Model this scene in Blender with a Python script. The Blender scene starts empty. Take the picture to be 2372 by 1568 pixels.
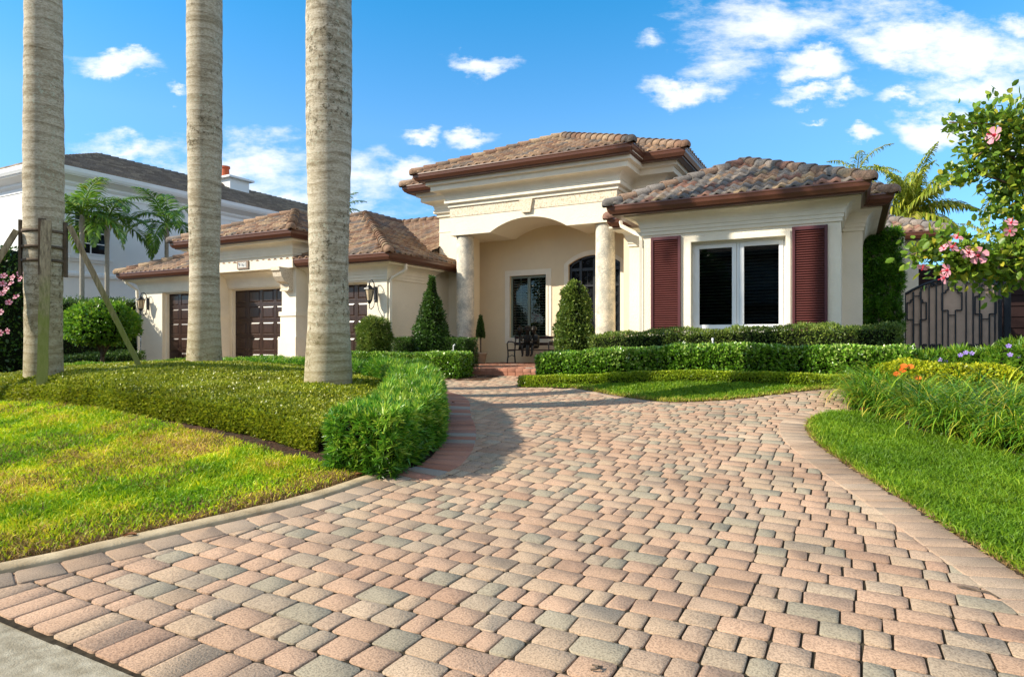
import bpy, bmesh, math, random
import numpy as np
from mathutils import Vector, Matrix
rad = math.radians
rng = np.random.default_rng(7)
random.seed(7)
SC = bpy.context.scene
COL = SC.collection

# ------------------------------------------------------------------ camera
EYE = 1.3
YAW = rad(28)
SN, CS = math.sin(YAW), math.cos(YAW)
FPX = 1850.0                      # focal length in photo pixels (photo 2974 wide)
cd = bpy.data.cameras.new("camera"); cam = bpy.data.objects.new("camera", cd); COL.objects.link(cam)
cam.location = (0, 0, EYE); cam.rotation_euler = (rad(90), 0, YAW)
cd.sensor_width = 36; cd.lens = FPX/2974*36; cd.clip_start = .05; cd.clip_end = 2000
SC.camera = cam
SC.view_settings.view_transform = 'Standard'; SC.view_settings.look = 'None'
SC.view_settings.exposure = 0.54; SC.view_settings.gamma = 1

# ------------------------------------------------------------------ sun and sky
SUN_EL = rad(32); SH = rad(42)      # SH: direction shadows run (from +X towards +Y)
sdir = Vector((math.cos(SH)*math.cos(SUN_EL), math.sin(SH)*math.cos(SUN_EL), -math.sin(SUN_EL)))
sl = bpy.data.lights.new("sun", 'SUN'); sl.energy = 5.0; sl.angle = rad(.55); sl.color = (1, .91, .76)
so = bpy.data.objects.new("sun", sl); COL.objects.link(so); so.rotation_euler = sdir.to_track_quat('-Z', 'Y').to_euler()
so.location = (-20, -20, 30)

def ramp(N, stops, interp='LINEAR'):
    r = N.new('ShaderNodeValToRGB'); r.color_ramp.interpolation = interp
    e = r.color_ramp.elements
    while len(e) < len(stops): e.new(.5)
    for i, (p, c) in enumerate(stops): e[i].position = p; e[i].color = (*c, 1)
    return r
def world():
    w = bpy.data.worlds.new("World"); SC.world = w; w.use_nodes = True
    nt = w.node_tree; N = nt.nodes; L = nt.links; N.clear()
    out = N.new('ShaderNodeOutputWorld'); bg = N.new('ShaderNodeBackground')
    sky = N.new('ShaderNodeTexSky'); sky.sky_type = 'NISHITA'; sky.sun_disc = False
    sky.sun_elevation = SUN_EL
    s = -sdir
    sky.sun_rotation = math.atan2(s.x, s.y)
    sky.air_density = 1.0; sky.dust_density = .3; sky.ozone_density = 2.5
    bg.inputs[1].default_value = .125
    tc = N.new('ShaderNodeTexCoord')
    def vm(op, a, b=None):
        n = N.new('ShaderNodeVectorMath'); n.operation = op
        for i, x in enumerate((a, b)):
            if x is None: continue
            if isinstance(x, (tuple, Vector)): n.inputs[i].default_value = x
            else: L.new(x, n.inputs[i])
        return n
    def m(op, a, b=None, c=None, clamp=False):
        n = N.new('ShaderNodeMath'); n.operation = op; n.use_clamp = clamp
        for i, x in enumerate((a, b, c)):
            if x is None: continue
            if isinstance(x, (int, float)): n.inputs[i].default_value = x
            else: L.new(x, n.inputs[i])
        return n.outputs[0]
    d = tc.outputs['Generated']
    f = m('MAXIMUM', vm('DOT_PRODUCT', d, (-SN, CS, 0)).outputs['Value'], .08)
    r = vm('DOT_PRODUCT', d, (CS, SN, 0)).outputs['Value']
    z = vm('DOT_PRODUCT', d, (0, 0, 1)).outputs['Value']
    U = m('DIVIDE', r, f); W = m('DIVIDE', z, f)
    cb = N.new('ShaderNodeCombineXYZ'); L.new(U, cb.inputs[0]); L.new(W, cb.inputs[1])
    # noise warp
    nz = N.new('ShaderNodeTexNoise'); nz.inputs['Scale'].default_value = 9; nz.inputs['Detail'].default_value = 7; nz.inputs['Roughness'].default_value = .6
    mp = N.new('ShaderNodeMapping'); mp.inputs['Scale'].default_value = (1, 1.7, 1); L.new(cb.outputs[0], mp.inputs[0]); L.new(mp.outputs[0], nz.inputs[0])
    wv = vm('SUBTRACT', nz.outputs['Color'], (.5, .5, .5)); wv2 = vm('SCALE', wv.outputs[0]); wv2.inputs[3].default_value = .13
    P = vm('ADD', cb.outputs[0], wv2.outputs[0]).outputs[0]
    blobs = [(285,158,125,36,1),(415,200,30,14,.6),(1130,150,100,28,.8),(970,300,66,28,.9),(1085,328,80,26,.8),(300,350,190,36,.62),(560,380,250,62,.7),
             (820,410,190,75,.7),(700,470,330,70,.5),(470,450,560,120,.62),(950,385,80,40,.8),(1585,200,130,42,1),(1500,98,50,26,.5),(1800,55,260,85,.8),(1690,140,120,90,.6),
             (1880,168,130,42,1),(2110,100,200,75,1.1),(2230,120,160,85,1.1),(1880,225,85,24,.8),(1960,212,60,28,.8),(2100,222,80,20,.7),
             (2270,210,190,62,.95),(2350,140,110,90,.9),(2170,300,125,60,1.1),(1885,285,30,13,.7),(1995,316,55,18,.8),(2350,60,60,40,.8),(2050,30,160,50,.5),(1150,250,30,10,.0),
             (2600,200,300,200,1),(2330,330,120,90,.7)]
    best = None
    for (x, y, rx, ry, wgt) in blobs:
        if wgt == 0: continue
        cu = (x-1186)*1.25379/FPX; cw = (784-y)*1.25379/FPX
        a = vm('SUBTRACT', P, (cu, cw, 0)).outputs[0]
        b = vm('MULTIPLY', a, (FPX/1.25379/rx, FPX/1.25379/ry, 0)).outputs[0]
        ln = vm('LENGTH', b).outputs['Value']
        v = m('MULTIPLY', m('SUBTRACT', 1.0, ln), wgt)
        best = v if best is None else m('MAXIMUM', best, v)
    nz2 = N.new('ShaderNodeTexNoise'); nz2.inputs['Scale'].default_value = 22; nz2.inputs['Detail'].default_value = 8; nz2.inputs['Roughness'].default_value = .65
    mp2 = N.new('ShaderNodeMapping'); mp2.inputs['Scale'].default_value = (.8, 2.0, 1); L.new(cb.outputs[0], mp2.inputs[0]); L.new(mp2.outputs[0], nz2.inputs[0])
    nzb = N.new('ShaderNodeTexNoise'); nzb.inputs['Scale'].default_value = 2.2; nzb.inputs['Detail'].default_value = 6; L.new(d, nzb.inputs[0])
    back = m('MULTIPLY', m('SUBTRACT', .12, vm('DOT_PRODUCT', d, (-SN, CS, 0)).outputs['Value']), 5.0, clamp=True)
    fill_clouds = m('SUBTRACT', m('MULTIPLY', m('SUBTRACT', nzb.outputs['Fac'], .40), 5.0), m('MULTIPLY', m('SUBTRACT', 1.0, back), 6.0))  # unseen clouds behind the camera, added as neutral fill against the blue cast
    best = m('MAXIMUM', best, fill_clouds)
    dens = m('ADD', m('MULTIPLY', best, 1.1), m('MULTIPLY', m('SUBTRACT', nz2.outputs['Fac'], .5), 1.3))
    mr = N.new('ShaderNodeMapRange'); mr.interpolation_type = 'SMOOTHSTEP'; L.new(dens, mr.inputs[0])
    mr.inputs[1].default_value = .0; mr.inputs[2].default_value = .85; mr.inputs[3].default_value = 0; mr.inputs[4].default_value = .95
    # cloud shade
    nz3 = N.new('ShaderNodeTexNoise'); nz3.inputs['Scale'].default_value = 7; nz3.inputs['Detail'].default_value = 4; L.new(cb.outputs[0], nz3.inputs[0])
    cr = N.new('ShaderNodeMix'); cr.data_type = 'RGBA'; L.new(nz3.outputs['Fac'], cr.inputs[0])
    cr.inputs[6].default_value = (5.2, 5.6, 6.1, 1); cr.inputs[7].default_value = (7.0, 7.1, 7.1, 1)
    hs = N.new('ShaderNodeHueSaturation'); hs.inputs['Saturation'].default_value = 1.08; hs.inputs['Value'].default_value = 1.30; hs.inputs['Hue'].default_value = .5
    zr = ramp(N, [(0, (.42, .62, .86)), (.12, (.54, .74, .94)), (.3, (.72, .98, 1.10)), (.5, (.40, .98, 1.14)), (1, (.6, .95, 1.05))]); L.new(vm('DOT_PRODUCT', d, (0, 0, 1)).outputs['Value'], zr.inputs[0])
    tm = N.new('ShaderNodeMix'); tm.data_type = 'RGBA'; tm.blend_type = 'MULTIPLY'; tm.inputs[0].default_value = 1; L.new(sky.outputs[0], tm.inputs[6]); L.new(zr.outputs[0], tm.inputs[7])
    L.new(tm.outputs[2], hs.inputs['Color'])
    mx = N.new('ShaderNodeMix'); mx.data_type = 'RGBA'
    L.new(mr.outputs[0], mx.inputs[0]); L.new(hs.outputs[0], mx.inputs[6]); L.new(cr.outputs[2], mx.inputs[7])
    L.new(mx.outputs[2], bg.inputs[0]); L.new(bg.outputs[0], out.inputs[0])
world()

# ------------------------------------------------------------------ materials
def nodes(name):
    m = bpy.data.materials.new(name); m.use_nodes = True
    nt = m.node_tree; b = nt.nodes['Principled BSDF']
    return m, nt, nt.nodes, nt.links, b
def noise(N, L, scale, detail=4, rough=.55, vec=None, stretch=None):
    n = N.new('ShaderNodeTexNoise'); n.inputs['Scale'].default_value = scale; n.inputs['Detail'].default_value = detail; n.inputs['Roughness'].default_value = rough
    tc = N.new('ShaderNodeTexCoord'); src = vec or tc.outputs['Object']
    if stretch:
        mp = N.new('ShaderNodeMapping'); mp.inputs['Scale'].default_value = stretch; L.new(src, mp.inputs[0]); src = mp.outputs[0]
    L.new(src, n.inputs['Vector']); return n
def mixc(N, L, fac, a, b, mode='MIX'):
    x = N.new('ShaderNodeMix'); x.data_type = 'RGBA'; x.blend_type = mode
    for i, v in ((0, fac), (6, a), (7, b)):
        if isinstance(v, (int, float)): x.inputs[i].default_value = v
        elif isinstance(v, tuple): x.inputs[i].default_value = (*v, 1)
        else: L.new(v, x.inputs[i])
    return x.outputs[2]
def bumpn(N, L, b, h, strength=.3, dist=.01):
    bp = N.new('ShaderNodeBump'); bp.inputs['Strength'].default_value = strength; bp.inputs['Distance'].default_value = dist
    L.new(h, bp.inputs['Height']); L.new(bp.outputs[0], b.inputs['Normal'])
def sc(c, k): return tuple(x*k for x in c)
def PM(name, c, rough=.7, spec=.4, var=.12, scale=3, bump=.2, bscale=60, bdist=.004, metal=0, stretch=None, c2=None):
    m, nt, N, L, b = nodes(name)
    n = noise(N, L, scale, 5, .6, stretch=stretch)
    r = ramp(N, [(.3, sc(c, 1-var)), (.7, c2 or sc(c, 1+var*.6))]); L.new(n.outputs['Fac'], r.inputs[0]); L.new(r.outputs[0], b.inputs['Base Color'])
    b.inputs['Roughness'].default_value = rough; b.inputs['Specular IOR Level'].default_value = spec; b.inputs['Metallic'].default_value = metal
    if bump: n2 = noise(N, L, bscale, 4, .6, stretch=stretch); bumpn(N, L, b, n2.outputs['Fac'], bump, bdist)
    return m
def leafmat(name, stops, rough=.42, trans=.3, spec=.5, patch=.25, pscale=2.5):
    m, nt, N, L, b = nodes(name)
    at = N.new('ShaderNodeAttribute'); at.attribute_name = 'rnd'
    r = ramp(N, stops); L.new(at.outputs['Fac'], r.inputs[0])
    n = noise(N, L, pscale, 3); mr = N.new('ShaderNodeMapRange'); L.new(n.outputs['Fac'], mr.inputs[0])
    mr.inputs[1].default_value = .3; mr.inputs[2].default_value = .7; mr.inputs[3].default_value = 1-patch; mr.inputs[4].default_value = 1+patch
    vs = N.new('ShaderNodeVectorMath'); vs.operation = 'SCALE'; L.new(r.outputs[0], vs.inputs[0]); L.new(mr.outputs[0], vs.inputs[3])
    L.new(vs.outputs[0], b.inputs['Base Color']); b.inputs['Roughness'].default_value = rough; b.inputs['Specular IOR Level'].default_value = spec
    t = N.new('ShaderNodeBsdfTranslucent'); L.new(vs.outputs[0], t.inputs[0])
    mx = N.new('ShaderNodeMixShader'); mx.inputs[0].default_value = trans
    L.new(b.outputs[0], mx.inputs[1]); L.new(t.outputs[0], mx.inputs[2]); L.new(mx.outputs[0], N['Material Output'].inputs[0])
    return m
def rndmat(name, stops, rough=.8, speck=.25, sscale=140, blot=.12, bump=.4, bdist=.004, interp='CONSTANT', spec=.3, stain=None):
    m, nt, N, L, b = nodes(name)
    at = N.new('ShaderNodeAttribute'); at.attribute_name = 'rnd'
    r = ramp(N, stops, interp); L.new(at.outputs['Fac'], r.inputs[0])
    n = noise(N, L, sscale, 3, .7); rr = ramp(N, [(.38, (1-speck,)*3), (.52, (1, 1, 1)), (.75, (1+speck*.4,)*3)]); L.new(n.outputs['Fac'], rr.inputs[0])
    c = mixc(N, L, 1.0, r.outputs[0], rr.outputs[0], 'MULTIPLY')
    n2 = noise(N, L, 1.3, 4, .6); r2 = ramp(N, [(.3, (1-blot,)*3), (.7, (1+blot,)*3)]); L.new(n2.outputs['Fac'], r2.inputs[0])
    c = mixc(N, L, 1.0, c, r2.outputs[0], 'MULTIPLY')
    if stain:
        n3 = noise(N, L, stain[1], 5, .65); r3 = ramp(N, [(stain[2], (0, 0, 0)), (stain[2]+.15, (1, 1, 1))]); L.new(n3.outputs['Fac'], r3.inputs[0])
        f = N.new('ShaderNodeMath'); f.operation = 'MULTIPLY'; L.new(r3.outputs[0], f.inputs[0]); f.inputs[1].default_value = stain[3]
        c = mixc(N, L, f.outputs[0], c, stain[0])
    L.new(c, b.inputs['Base Color']); b.inputs['Roughness'].default_value = rough; b.inputs['Specular IOR Level'].default_value = spec
    bumpn(N, L, b, n.outputs['Fac'], bump, bdist)
    return m

STUCCO = PM('cream_stucco', (.84, .765, .615), .88, .15, .055, 1.6, .8, 30, .016)
STUCCO_SM = PM('cream_trim', (.86, .79, .65), .82, .2, .07, 3, .2, 50, .005)
WHITESTUC = PM('white_stucco', (.80, .80, .78), .85, .2, .04, .8, .3, 30, .008)
WHITETRIM = PM('white_trim', (.82, .83, .83), .6, .3, .03, 2, 0)
GREYPIPE = PM('grey_downpipe', (.45, .46, .47), .5, .4, .05, 3, 0)
BRONZE = PM('brown_gutter_paint', (.115, .045, .027), .32, .55, .12, 2.5, .05, 20)
SHUTTER = PM('maroon_shutter', (.125, .038, .034), .5, .35, .1, 4, 0)
SHUTFR = PM('maroon_frame', (.095, .026, .030), .42, .45, .1, 4, 0)
DOORM = PM('dark_brown_door', (.040, .019, .013), .34, .5, .45, 8, .1, 30, stretch=(3, 3, .6))
BLACKIRON = PM('black_iron', (.018, .019, .022), .4, .5, .2, 8, .1)
GATEIRON = PM('grey_iron', (.020, .024, .030), .42, .5, .2, 8, .1)
GATEPANEL = PM('brown_panel', (.66, .47, .34), .7, .3, .12, 5, .1)
DARKWOOD = PM('dark_brown_screen', (.022, .008, .007), .7, .3, .2, 4, 0)
CURB = PM('concrete_kerb', (.44, .32, .18), .9, .2, .28, 6, .8, 90, .008, c2=(.60, .47, .29))
CONC = PM('concrete', (.36, .30, .20), .92, .15, .3, 14, .9, 120, .006, c2=(.47, .41, .30))
ASPH = PM('asphalt', (.05, .05, .05), .9, .2, .25, 20, .6, 120, .006)
SOIL = PM('soil', (.075, .048, .03), .95, .1, .5, 9, 1, 40, .03, c2=(.17, .12, .08))
MULCH = PM('mulch', (.055, .028, .017), .95, .1, .6, 25, 1, 60, .03, c2=(.16, .09, .055))
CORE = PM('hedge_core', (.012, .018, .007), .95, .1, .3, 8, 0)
BARK = PM('bark', (.14, .105, .075), .9, .2, .4, 10, .6, 30, .01)
POT = PM('pot_stone', (.30, .24, .17), .8, .2, .2, 6, .3)
BENCHM = PM('bench_brown', (.045, .018, .012), .5, .4, .3, 8, .1)
STATUE = PM('statue_bronze', (.022, .02, .017), .38, .6, .4, 12, .2, metal=.6)
BLIND = PM('window_blind', (.50, .52, .44), .6, .3, .05, 3, 0)
SAGE = PM('sage_frame', (.20, .24, .19), .5, .4, .05, 3, 0)
INTER = PM('dark_interior', (.010, .009, .009), .9, .1, .2, 1, 0)
TERRA = PM('terracotta', (.5, .10, .035), .7, .3, .1, 3, 0)
LAMPGLASS = PM('lamp_glass', (.60, .47, .31), .12, .8, .25, 18, .3, 25, .01)
REDBALL = PM('red_petal', (.45, .01, .02), .4, .5, .1, 5, 0)
DRYLEAF = PM('dry_leaf', (.30, .13, .05), .7, .3, .2, 5, 0)
TILEMARK = PM('number_tile', (.75, .72, .66), .3, .5, .04, 3, 0)
TILEINK = PM('number_ink', (.16, .19, .24), .4, .4, .05, 3, 0)
TILEEDGE = PM('number_edge', (.30, .21, .15), .5, .4, .2, 40, 0)

def glassmat():
    m, nt, N, L, b = nodes('window_glass')
    b.inputs['Base Color'].default_value = (.012, .014, .016, 1); b.inputs['Roughness'].default_value = .03
    b.inputs['Specular IOR Level'].default_value = .12
    n = noise(N, L, 1.5, 2); bumpn(N, L, b, n.outputs['Fac'], .04, .02)
    return m
GLASS = glassmat()
def clearglass():
    m, nt, N, L, b = nodes('clear_glass')
    g = N.new('ShaderNodeBsdfGlossy'); g.inputs['Roughness'].default_value = .02; g.inputs[0].default_value = (1, 1, 1, 1)
    t = N.new('ShaderNodeBsdfTransparent'); t.inputs[0].default_value = (.75, .78, .76, 1)
    fr = N.new('ShaderNodeFresnel'); fr.inputs[0].default_value = 1.36
    mx = N.new('ShaderNodeMixShader'); L.new(fr.outputs[0], mx.inputs[0]); L.new(t.outputs[0], mx.inputs[1]); L.new(g.outputs[0], mx.inputs[2])
    L.new(mx.outputs[0], N['Material Output'].inputs[0]); return m
CLEAR = clearglass()
def stonemat():
    m, nt, N, L, b = nodes('veined_column_stone')
    v = N.new('ShaderNodeTexVoronoi'); v.feature = 'DISTANCE_TO_EDGE'; v.inputs['Scale'].default_value = 9
    n0 = noise(N, L, 5, 5, .7); tc = N.new('ShaderNodeTexCoord')
    va = N.new('ShaderNodeVectorMath'); va.operation = 'MULTIPLY_ADD'; L.new(n0.outputs['Color'], va.inputs[0]); va.inputs[1].default_value = (.35, .35, .35); L.new(tc.outputs['Object'], va.inputs[2]); L.new(va.outputs[0], v.inputs[0])
    r = ramp(N, [(0, (.92, .88, .78)), (.10, (.60, .56, .48)), (.4, (.80, .75, .65))]); L.new(v.outputs['Distance'], r.inputs[0])
    n = noise(N, L, 3, 6, .7); r2 = ramp(N, [(.38, (.62, .62, .60)), (.58, (1.05, 1.0, .92))]); L.new(n.outputs['Fac'], r2.inputs[0])
    c = mixc(N, L, 1.0, r.outputs[0], r2.outputs[0], 'MULTIPLY'); L.new(c, b.inputs['Base Color']); b.inputs['Roughness'].default_value = .75
    bumpn(N, L, b, v.outputs['Distance'], .3, .01); return m
STONE = stonemat()
def keystonemat():
    m, nt, N, L, b = nodes('coral_stone')
    n = noise(N, L, 26, 6, .75); r = ramp(N, [(.36, (.42, .31, .20)), (.48, (.70, .60, .46)), (.7, (.80, .73, .60))]); L.new(n.outputs['Fac'], r.inputs[0])
    L.new(r.outputs[0], b.inputs['Base Color']); b.inputs['Roughness'].default_value = .85; bumpn(N, L, b, n.outputs['Fac'], .5, .008); return m
CORAL = keystonemat()
def palmtrunkmat():
    m, nt, N, L, b = nodes('palm_bark')
    tc = N.new('ShaderNodeTexCoord'); sep = N.new('ShaderNodeSeparateXYZ'); L.new(tc.outputs['Object'], sep.inputs[0])
    oi = N.new('ShaderNodeObjectInfo'); cbv = N.new('ShaderNodeCombineXYZ'); mr0 = N.new('ShaderNodeMath'); mr0.operation = 'MULTIPLY'; L.new(oi.outputs['Random'], mr0.inputs[0]); mr0.inputs[1].default_value = 40
    L.new(mr0.outputs[0], cbv.inputs[0]); L.new(mr0.outputs[0], cbv.inputs[1]); L.new(mr0.outputs[0], cbv.inputs[2]); ad = N.new('ShaderNodeVectorMath'); L.new(tc.outputs['Object'], ad.inputs[0]); L.new(cbv.outputs[0], ad.inputs[1]); OV = ad.outputs[0]
    fine = noise(N, L, 1, 6, .8, stretch=(26, 26, 60), vec=OV); r1 = ramp(N, [(.36, (.30, .25, .175)), (.5, (.47, .41, .315)), (.64, (.62, .56, .45))]); L.new(fine.outputs['Fac'], r1.inputs[0])
    # broad bands wandering round the trunk
    band = noise(N, L, 1, 7, .7, stretch=(1.2, 1.2, 9), vec=OV); rb = ramp(N, [(.36, (.66, .63, .55)), (.52, (1.05, 1.05, 1.03))]); L.new(band.outputs['Fac'], rb.inputs[0])
    c = mixc(N, L, 1.0, r1.outputs[0], rb.outputs[0], 'MULTIPLY')
    # thin leaf-scar lines
    wob = noise(N, L, 1, 3, .5, stretch=(1.2, 1.2, 1.2), vec=OV)
    ma = N.new('ShaderNodeMath'); ma.operation = 'MULTIPLY_ADD'; L.new(wob.outputs['Fac'], ma.inputs[0]); ma.inputs[1].default_value = .22; L.new(sep.outputs[2], ma.inputs[2])
    mm = N.new('ShaderNodeMath'); mm.operation = 'MULTIPLY'; L.new(ma.outputs[0], mm.inputs[0]); mm.inputs[1].default_value = 7.5
    fr = N.new('ShaderNodeMath'); fr.operation = 'FRACT'; L.new(mm.outputs[0], fr.inputs[0])
    r2 = ramp(N, [(.0, (.48, .43, .36)), (.10, (1.02, 1.02, 1.02)), (.6, (1.04, 1.04, 1.04)), (1, (.66, .62, .54))]); L.new(fr.outputs[0], r2.inputs[0])
    sm = noise(N, L, 1, 3, .6, stretch=(3, 3, 3), vec=OV); smr = ramp(N, [(.35, (.25, .25, .25)), (.6, (.95, .95, .95))]); L.new(sm.outputs['Fac'], smr.inputs[0])
    c2 = mixc(N, L, 1.0, c, r2.outputs[0], 'MULTIPLY'); c = mixc(N, L, smr.outputs[0], c, c2)
    li = noise(N, L, 20, 6, .78, vec=OV); lr = ramp(N, [(.56, (0, 0, 0)), (.61, (1, 1, 1))]); L.new(li.outputs['Fac'], lr.inputs[0])
    lm = noise(N, L, 2.0, 4, .55, vec=OV); lmr = ramp(N, [(.42, (.08, .08, .08)), (.55, (.95, .95, .95))]); L.new(lm.outputs['Fac'], lmr.inputs[0])
    f = N.new('ShaderNodeMath'); f.operation = 'MULTIPLY'; L.new(lr.outputs[0], f.inputs[0]); L.new(lmr.outputs[0], f.inputs[1])
    c = mixc(N, L, f.outputs[0], c, (.50, .52, .40))
    al = noise(N, L, 13, 6, .8, vec=OV); ar = ramp(N, [(.52, (0, 0, 0)), (.60, (1, 1, 1))]); L.new(al.outputs['Fac'], ar.inputs[0])
    am = noise(N, L, 1.1, 4, .6, stretch=(1.3, 1, .8), vec=OV); amr = ramp(N, [(.46, (0, 0, 0)), (.56, (.9, .9, .9))]); L.new(am.outputs['Fac'], amr.inputs[0])
    f2 = N.new('ShaderNodeMath'); f2.operation = 'MULTIPLY'; L.new(ar.outputs[0], f2.inputs[0]); L.new(amr.outputs[0], f2.inputs[1])
    c = mixc(N, L, f2.outputs[0], c, (.10, .08, .045))
    mr = N.new('ShaderNodeMapRange'); L.new(sep.outputs[2], mr.inputs[0]); mr.inputs[1].default_value = 1.5; mr.inputs[2].default_value = 0.1; mr.inputs[3].default_value = 0; mr.inputs[4].default_value = .8
    mo = noise(N, L, 2.5, 4, .6, vec=OV); f3 = N.new('ShaderNodeMath'); f3.operation = 'MULTIPLY'; L.new(mr.outputs[0], f3.inputs[0]); L.new(mo.outputs['Fac'], f3.inputs[1])
    c = mixc(N, L, f3.outputs[0], c, (.27, .22, .08))
    L.new(c, b.inputs['Base Color']); b.inputs['Roughness'].default_value = .9; b.inputs['Specular IOR Level'].default_value = .15
    bumpn(N, L, b, fine.outputs['Fac'], .5, .012)
    return m
PALMBARK = palmtrunkmat()
def stakemat():
    m, nt, N, L, b = nodes('mossy_wood')
    g = noise(N, L, 6, 5, .7, stretch=(6, 6, .8)); r = ramp(N, [(.34, (.13, .095, .055)), (.6, (.40, .32, .20))]); L.new(g.outputs['Fac'], r.inputs[0])
    tc = N.new('ShaderNodeTexCoord'); sep = N.new('ShaderNodeSeparateXYZ'); L.new(tc.outputs['Object'], sep.inputs[0])
    mr = N.new('ShaderNodeMapRange'); L.new(sep.outputs[2], mr.inputs[0]); mr.inputs[1].default_value = 2.5; mr.inputs[2].default_value = 1.3; mr.inputs[3].default_value = 0; mr.inputs[4].default_value = 1
    n = noise(N, L, 5, 4, .6); f = N.new('ShaderNodeMath'); f.operation = 'MULTIPLY'; L.new(n.outputs['Fac'], f.inputs[0]); L.new(mr.outputs[0], f.inputs[1]); 
    rr = ramp(N, [(.12, (0, 0, 0)), (.42, (.8, .8, .8))]); L.new(f.outputs[0], rr.inputs[0])
    c = mixc(N, L, rr.outputs[0], r.outputs[0], (.20, .235, .035)); L.new(c, b.inputs['Base Color']); b.inputs['Roughness'].default_value = .9
    bumpn(N, L, b, g.outputs['Fac'], .6, .01); return m
STAKE = stakemat()

PAVER = rndmat('tumbled_pavers', [(0, (.46, .30, .20)), (.21, (.49, .32, .215)), (.40, (.475, .34, .228)), (.58, (.44, .31, .215)), (.70, (.41, .315, .222)), (.80, (.335, .285, .205)), (.87, (.37, .31, .22)), (.925, (.43, .27, .18)), (.965, (.50, .37, .255))],
               .94, .40, 105, .15, .9, .006, stain=((.17, .13, .095), 1.1, .56, .32), spec=.15)
BORDERP = rndmat('border_pavers', [(0, (.48, .335, .23)), (.3, (.45, .31, .21)), (.55, (.48, .355, .25)), (.8, (.42, .31, .22))], .9, .4, 170, .14, .9, .006, spec=.15)
REDP = rndmat('red_border_pavers', [(0, (.36, .16, .10)), (.4, (.42, .20, .13)), (.7, (.33, .17, .12)), (.9, (.32, .27, .22))], .85, .28, 130, .1, .5)
TILEM = rndmat('clay_roof_tiles', [(0, (.27, .165, .105)), (.18, (.33, .215, .135)), (.36, (.22, .125, .08)), (.5, (.30, .20, .135)), (.66, (.19, .135, .10)), (.8, (.36, .255, .16)), (.92, (.17, .14, .12))], .85, .35, 30, .22, .5, .006, stain=((.10, .07, .05), 4, .56, .5))
TILEG = rndmat('weathered_grey_tiles', [(0, (.25, .165, .115)), (.16, (.20, .18, .165)), (.36, (.24, .20, .17)), (.52, (.25, .135, .10)), (.66, (.16, .145, .135)), (.82, (.38, .27, .165)), (.92, (.27, .225, .19))], .85, .35, 30, .22, .5, .006, stain=((.08, .065, .055), 4, .56, .5))
TILEN = rndmat('brown_flat_tiles', [(0, (.20, .155, .12)), (.3, (.26, .205, .155)), (.6, (.22, .175, .14)), (.85, (.31, .245, .18))], .85, .3, 30, .15, .4)

LF_HEDGE = leafmat('glossy_hedge_leaf', [(0, (.045, .11, .010)), (.45, (.10, .235, .016)), (.8, (.22, .42, .03)), (1, (.48, .62, .14))], .27, .25, .8)
LF_DARK = leafmat('dark_leaf', [(0, (.025, .065, .010)), (.6, (.055, .13, .016)), (1, (.13, .23, .03))], .4, .25, .5)
LF_BACK = leafmat('olive_leaf', [(0, (.055, .10, .015)), (.6, (.13, .21, .025)), (1, (.32, .38, .07))], .45, .3, .45)
LF_PODO = leafmat('podocarpus_leaf', [(0, (.04, .13, .012)), (.5, (.10, .28, .018)), (.8, (.24, .45, .03)), (1, (.48, .60, .07))], .38, .3, .5)
LF_COVER = leafmat('ground_cover_leaf', [(0, (.12, .17, .012)), (.5, (.28, .33, .018)), (.8, (.44, .44, .03)), (1, (.62, .62, .25))], .4, .25, .4, .3, 1.8)
LF_LIME = leafmat('lime_border_leaf', [(0, (.13, .22, .012)), (.5, (.28, .40, .018)), (1, (.48, .54, .03))], .4, .3, .45)
LF_FRESH = leafmat('fresh_leaf', [(0, (.08, .19, .02)), (.5, (.14, .30, .02)), (.9, (.26, .40, .03)), (1, (.45, .42, .05))], .35, .4, .5)
LF_PALM = leafmat('palm_leaf', [(0, (.04, .10, .015)), (.6, (.11, .24, .02)), (.9, (.26, .42, .03)), (1, (.45, .42, .08))], .42, .3, .45, .1)
LF_COCO = leafmat('coconut_leaf', [(0, (.13, .19, .02)), (.5, (.30, .36, .03)), (.85, (.52, .52, .06)), (1, (.58, .50, .14))], .42, .4, .45, .1)
GRASS1 = leafmat('dry_lawn_blade', [(0, (.13, .30, .010)), (.40, (.33, .52, .012)), (.68, (.64, .68, .018)), (.88, (.80, .66, .05)), (1, (.60, .42, .14))], .55, .35, .3, .25, 2.2)
GRASS2 = leafmat('lawn_blade', [(0, (.07, .17, .008)), (.5, (.16, .30, .012)), (.85, (.30, .41, .02)), (1, (.44, .40, .07))], .5, .35, .3, .2, 2.2)
THATCH = leafmat('dead_grass_blade', [(0, (.13, .075, .035)), (.5, (.29, .175, .07)), (1, (.46, .33, .15))], .8, .2, .1, .2)
LILY = leafmat('strap_leaf', [(0, (.055, .16, .010)), (.45, (.16, .35, .018)), (.78, (.38, .54, .03)), (1, (.66, .52, .07))], .38, .35, .5, .2)
LF_YEL = leafmat('golden_leaf', [(0, (.17, .25, .015)), (.5, (.38, .46, .02)), (1, (.75, .68, .03))], .4, .35, .4)
PINK = leafmat('pink_petal', [(0, (.82, .30, .40)), (1, (.90, .50, .58))], .5, .35, .3, .05)
REDC = PM('flower_eye', (.55, .02, .05), .5, .3, .1, 5, 0)
YELC = PM('flower_stamen', (.75, .45, .08), .5, .3, .1, 5, 0)
PURP = leafmat('violet_petal', [(0, (.30, .18, .65)), (1, (.45, .32, .8))], .5, .35, .3, .05)
ORNG = leafmat('orange_petal', [(0, (.75, .12, .02)), (1, (.85, .28, .03))], .5, .35, .3, .05)

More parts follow.
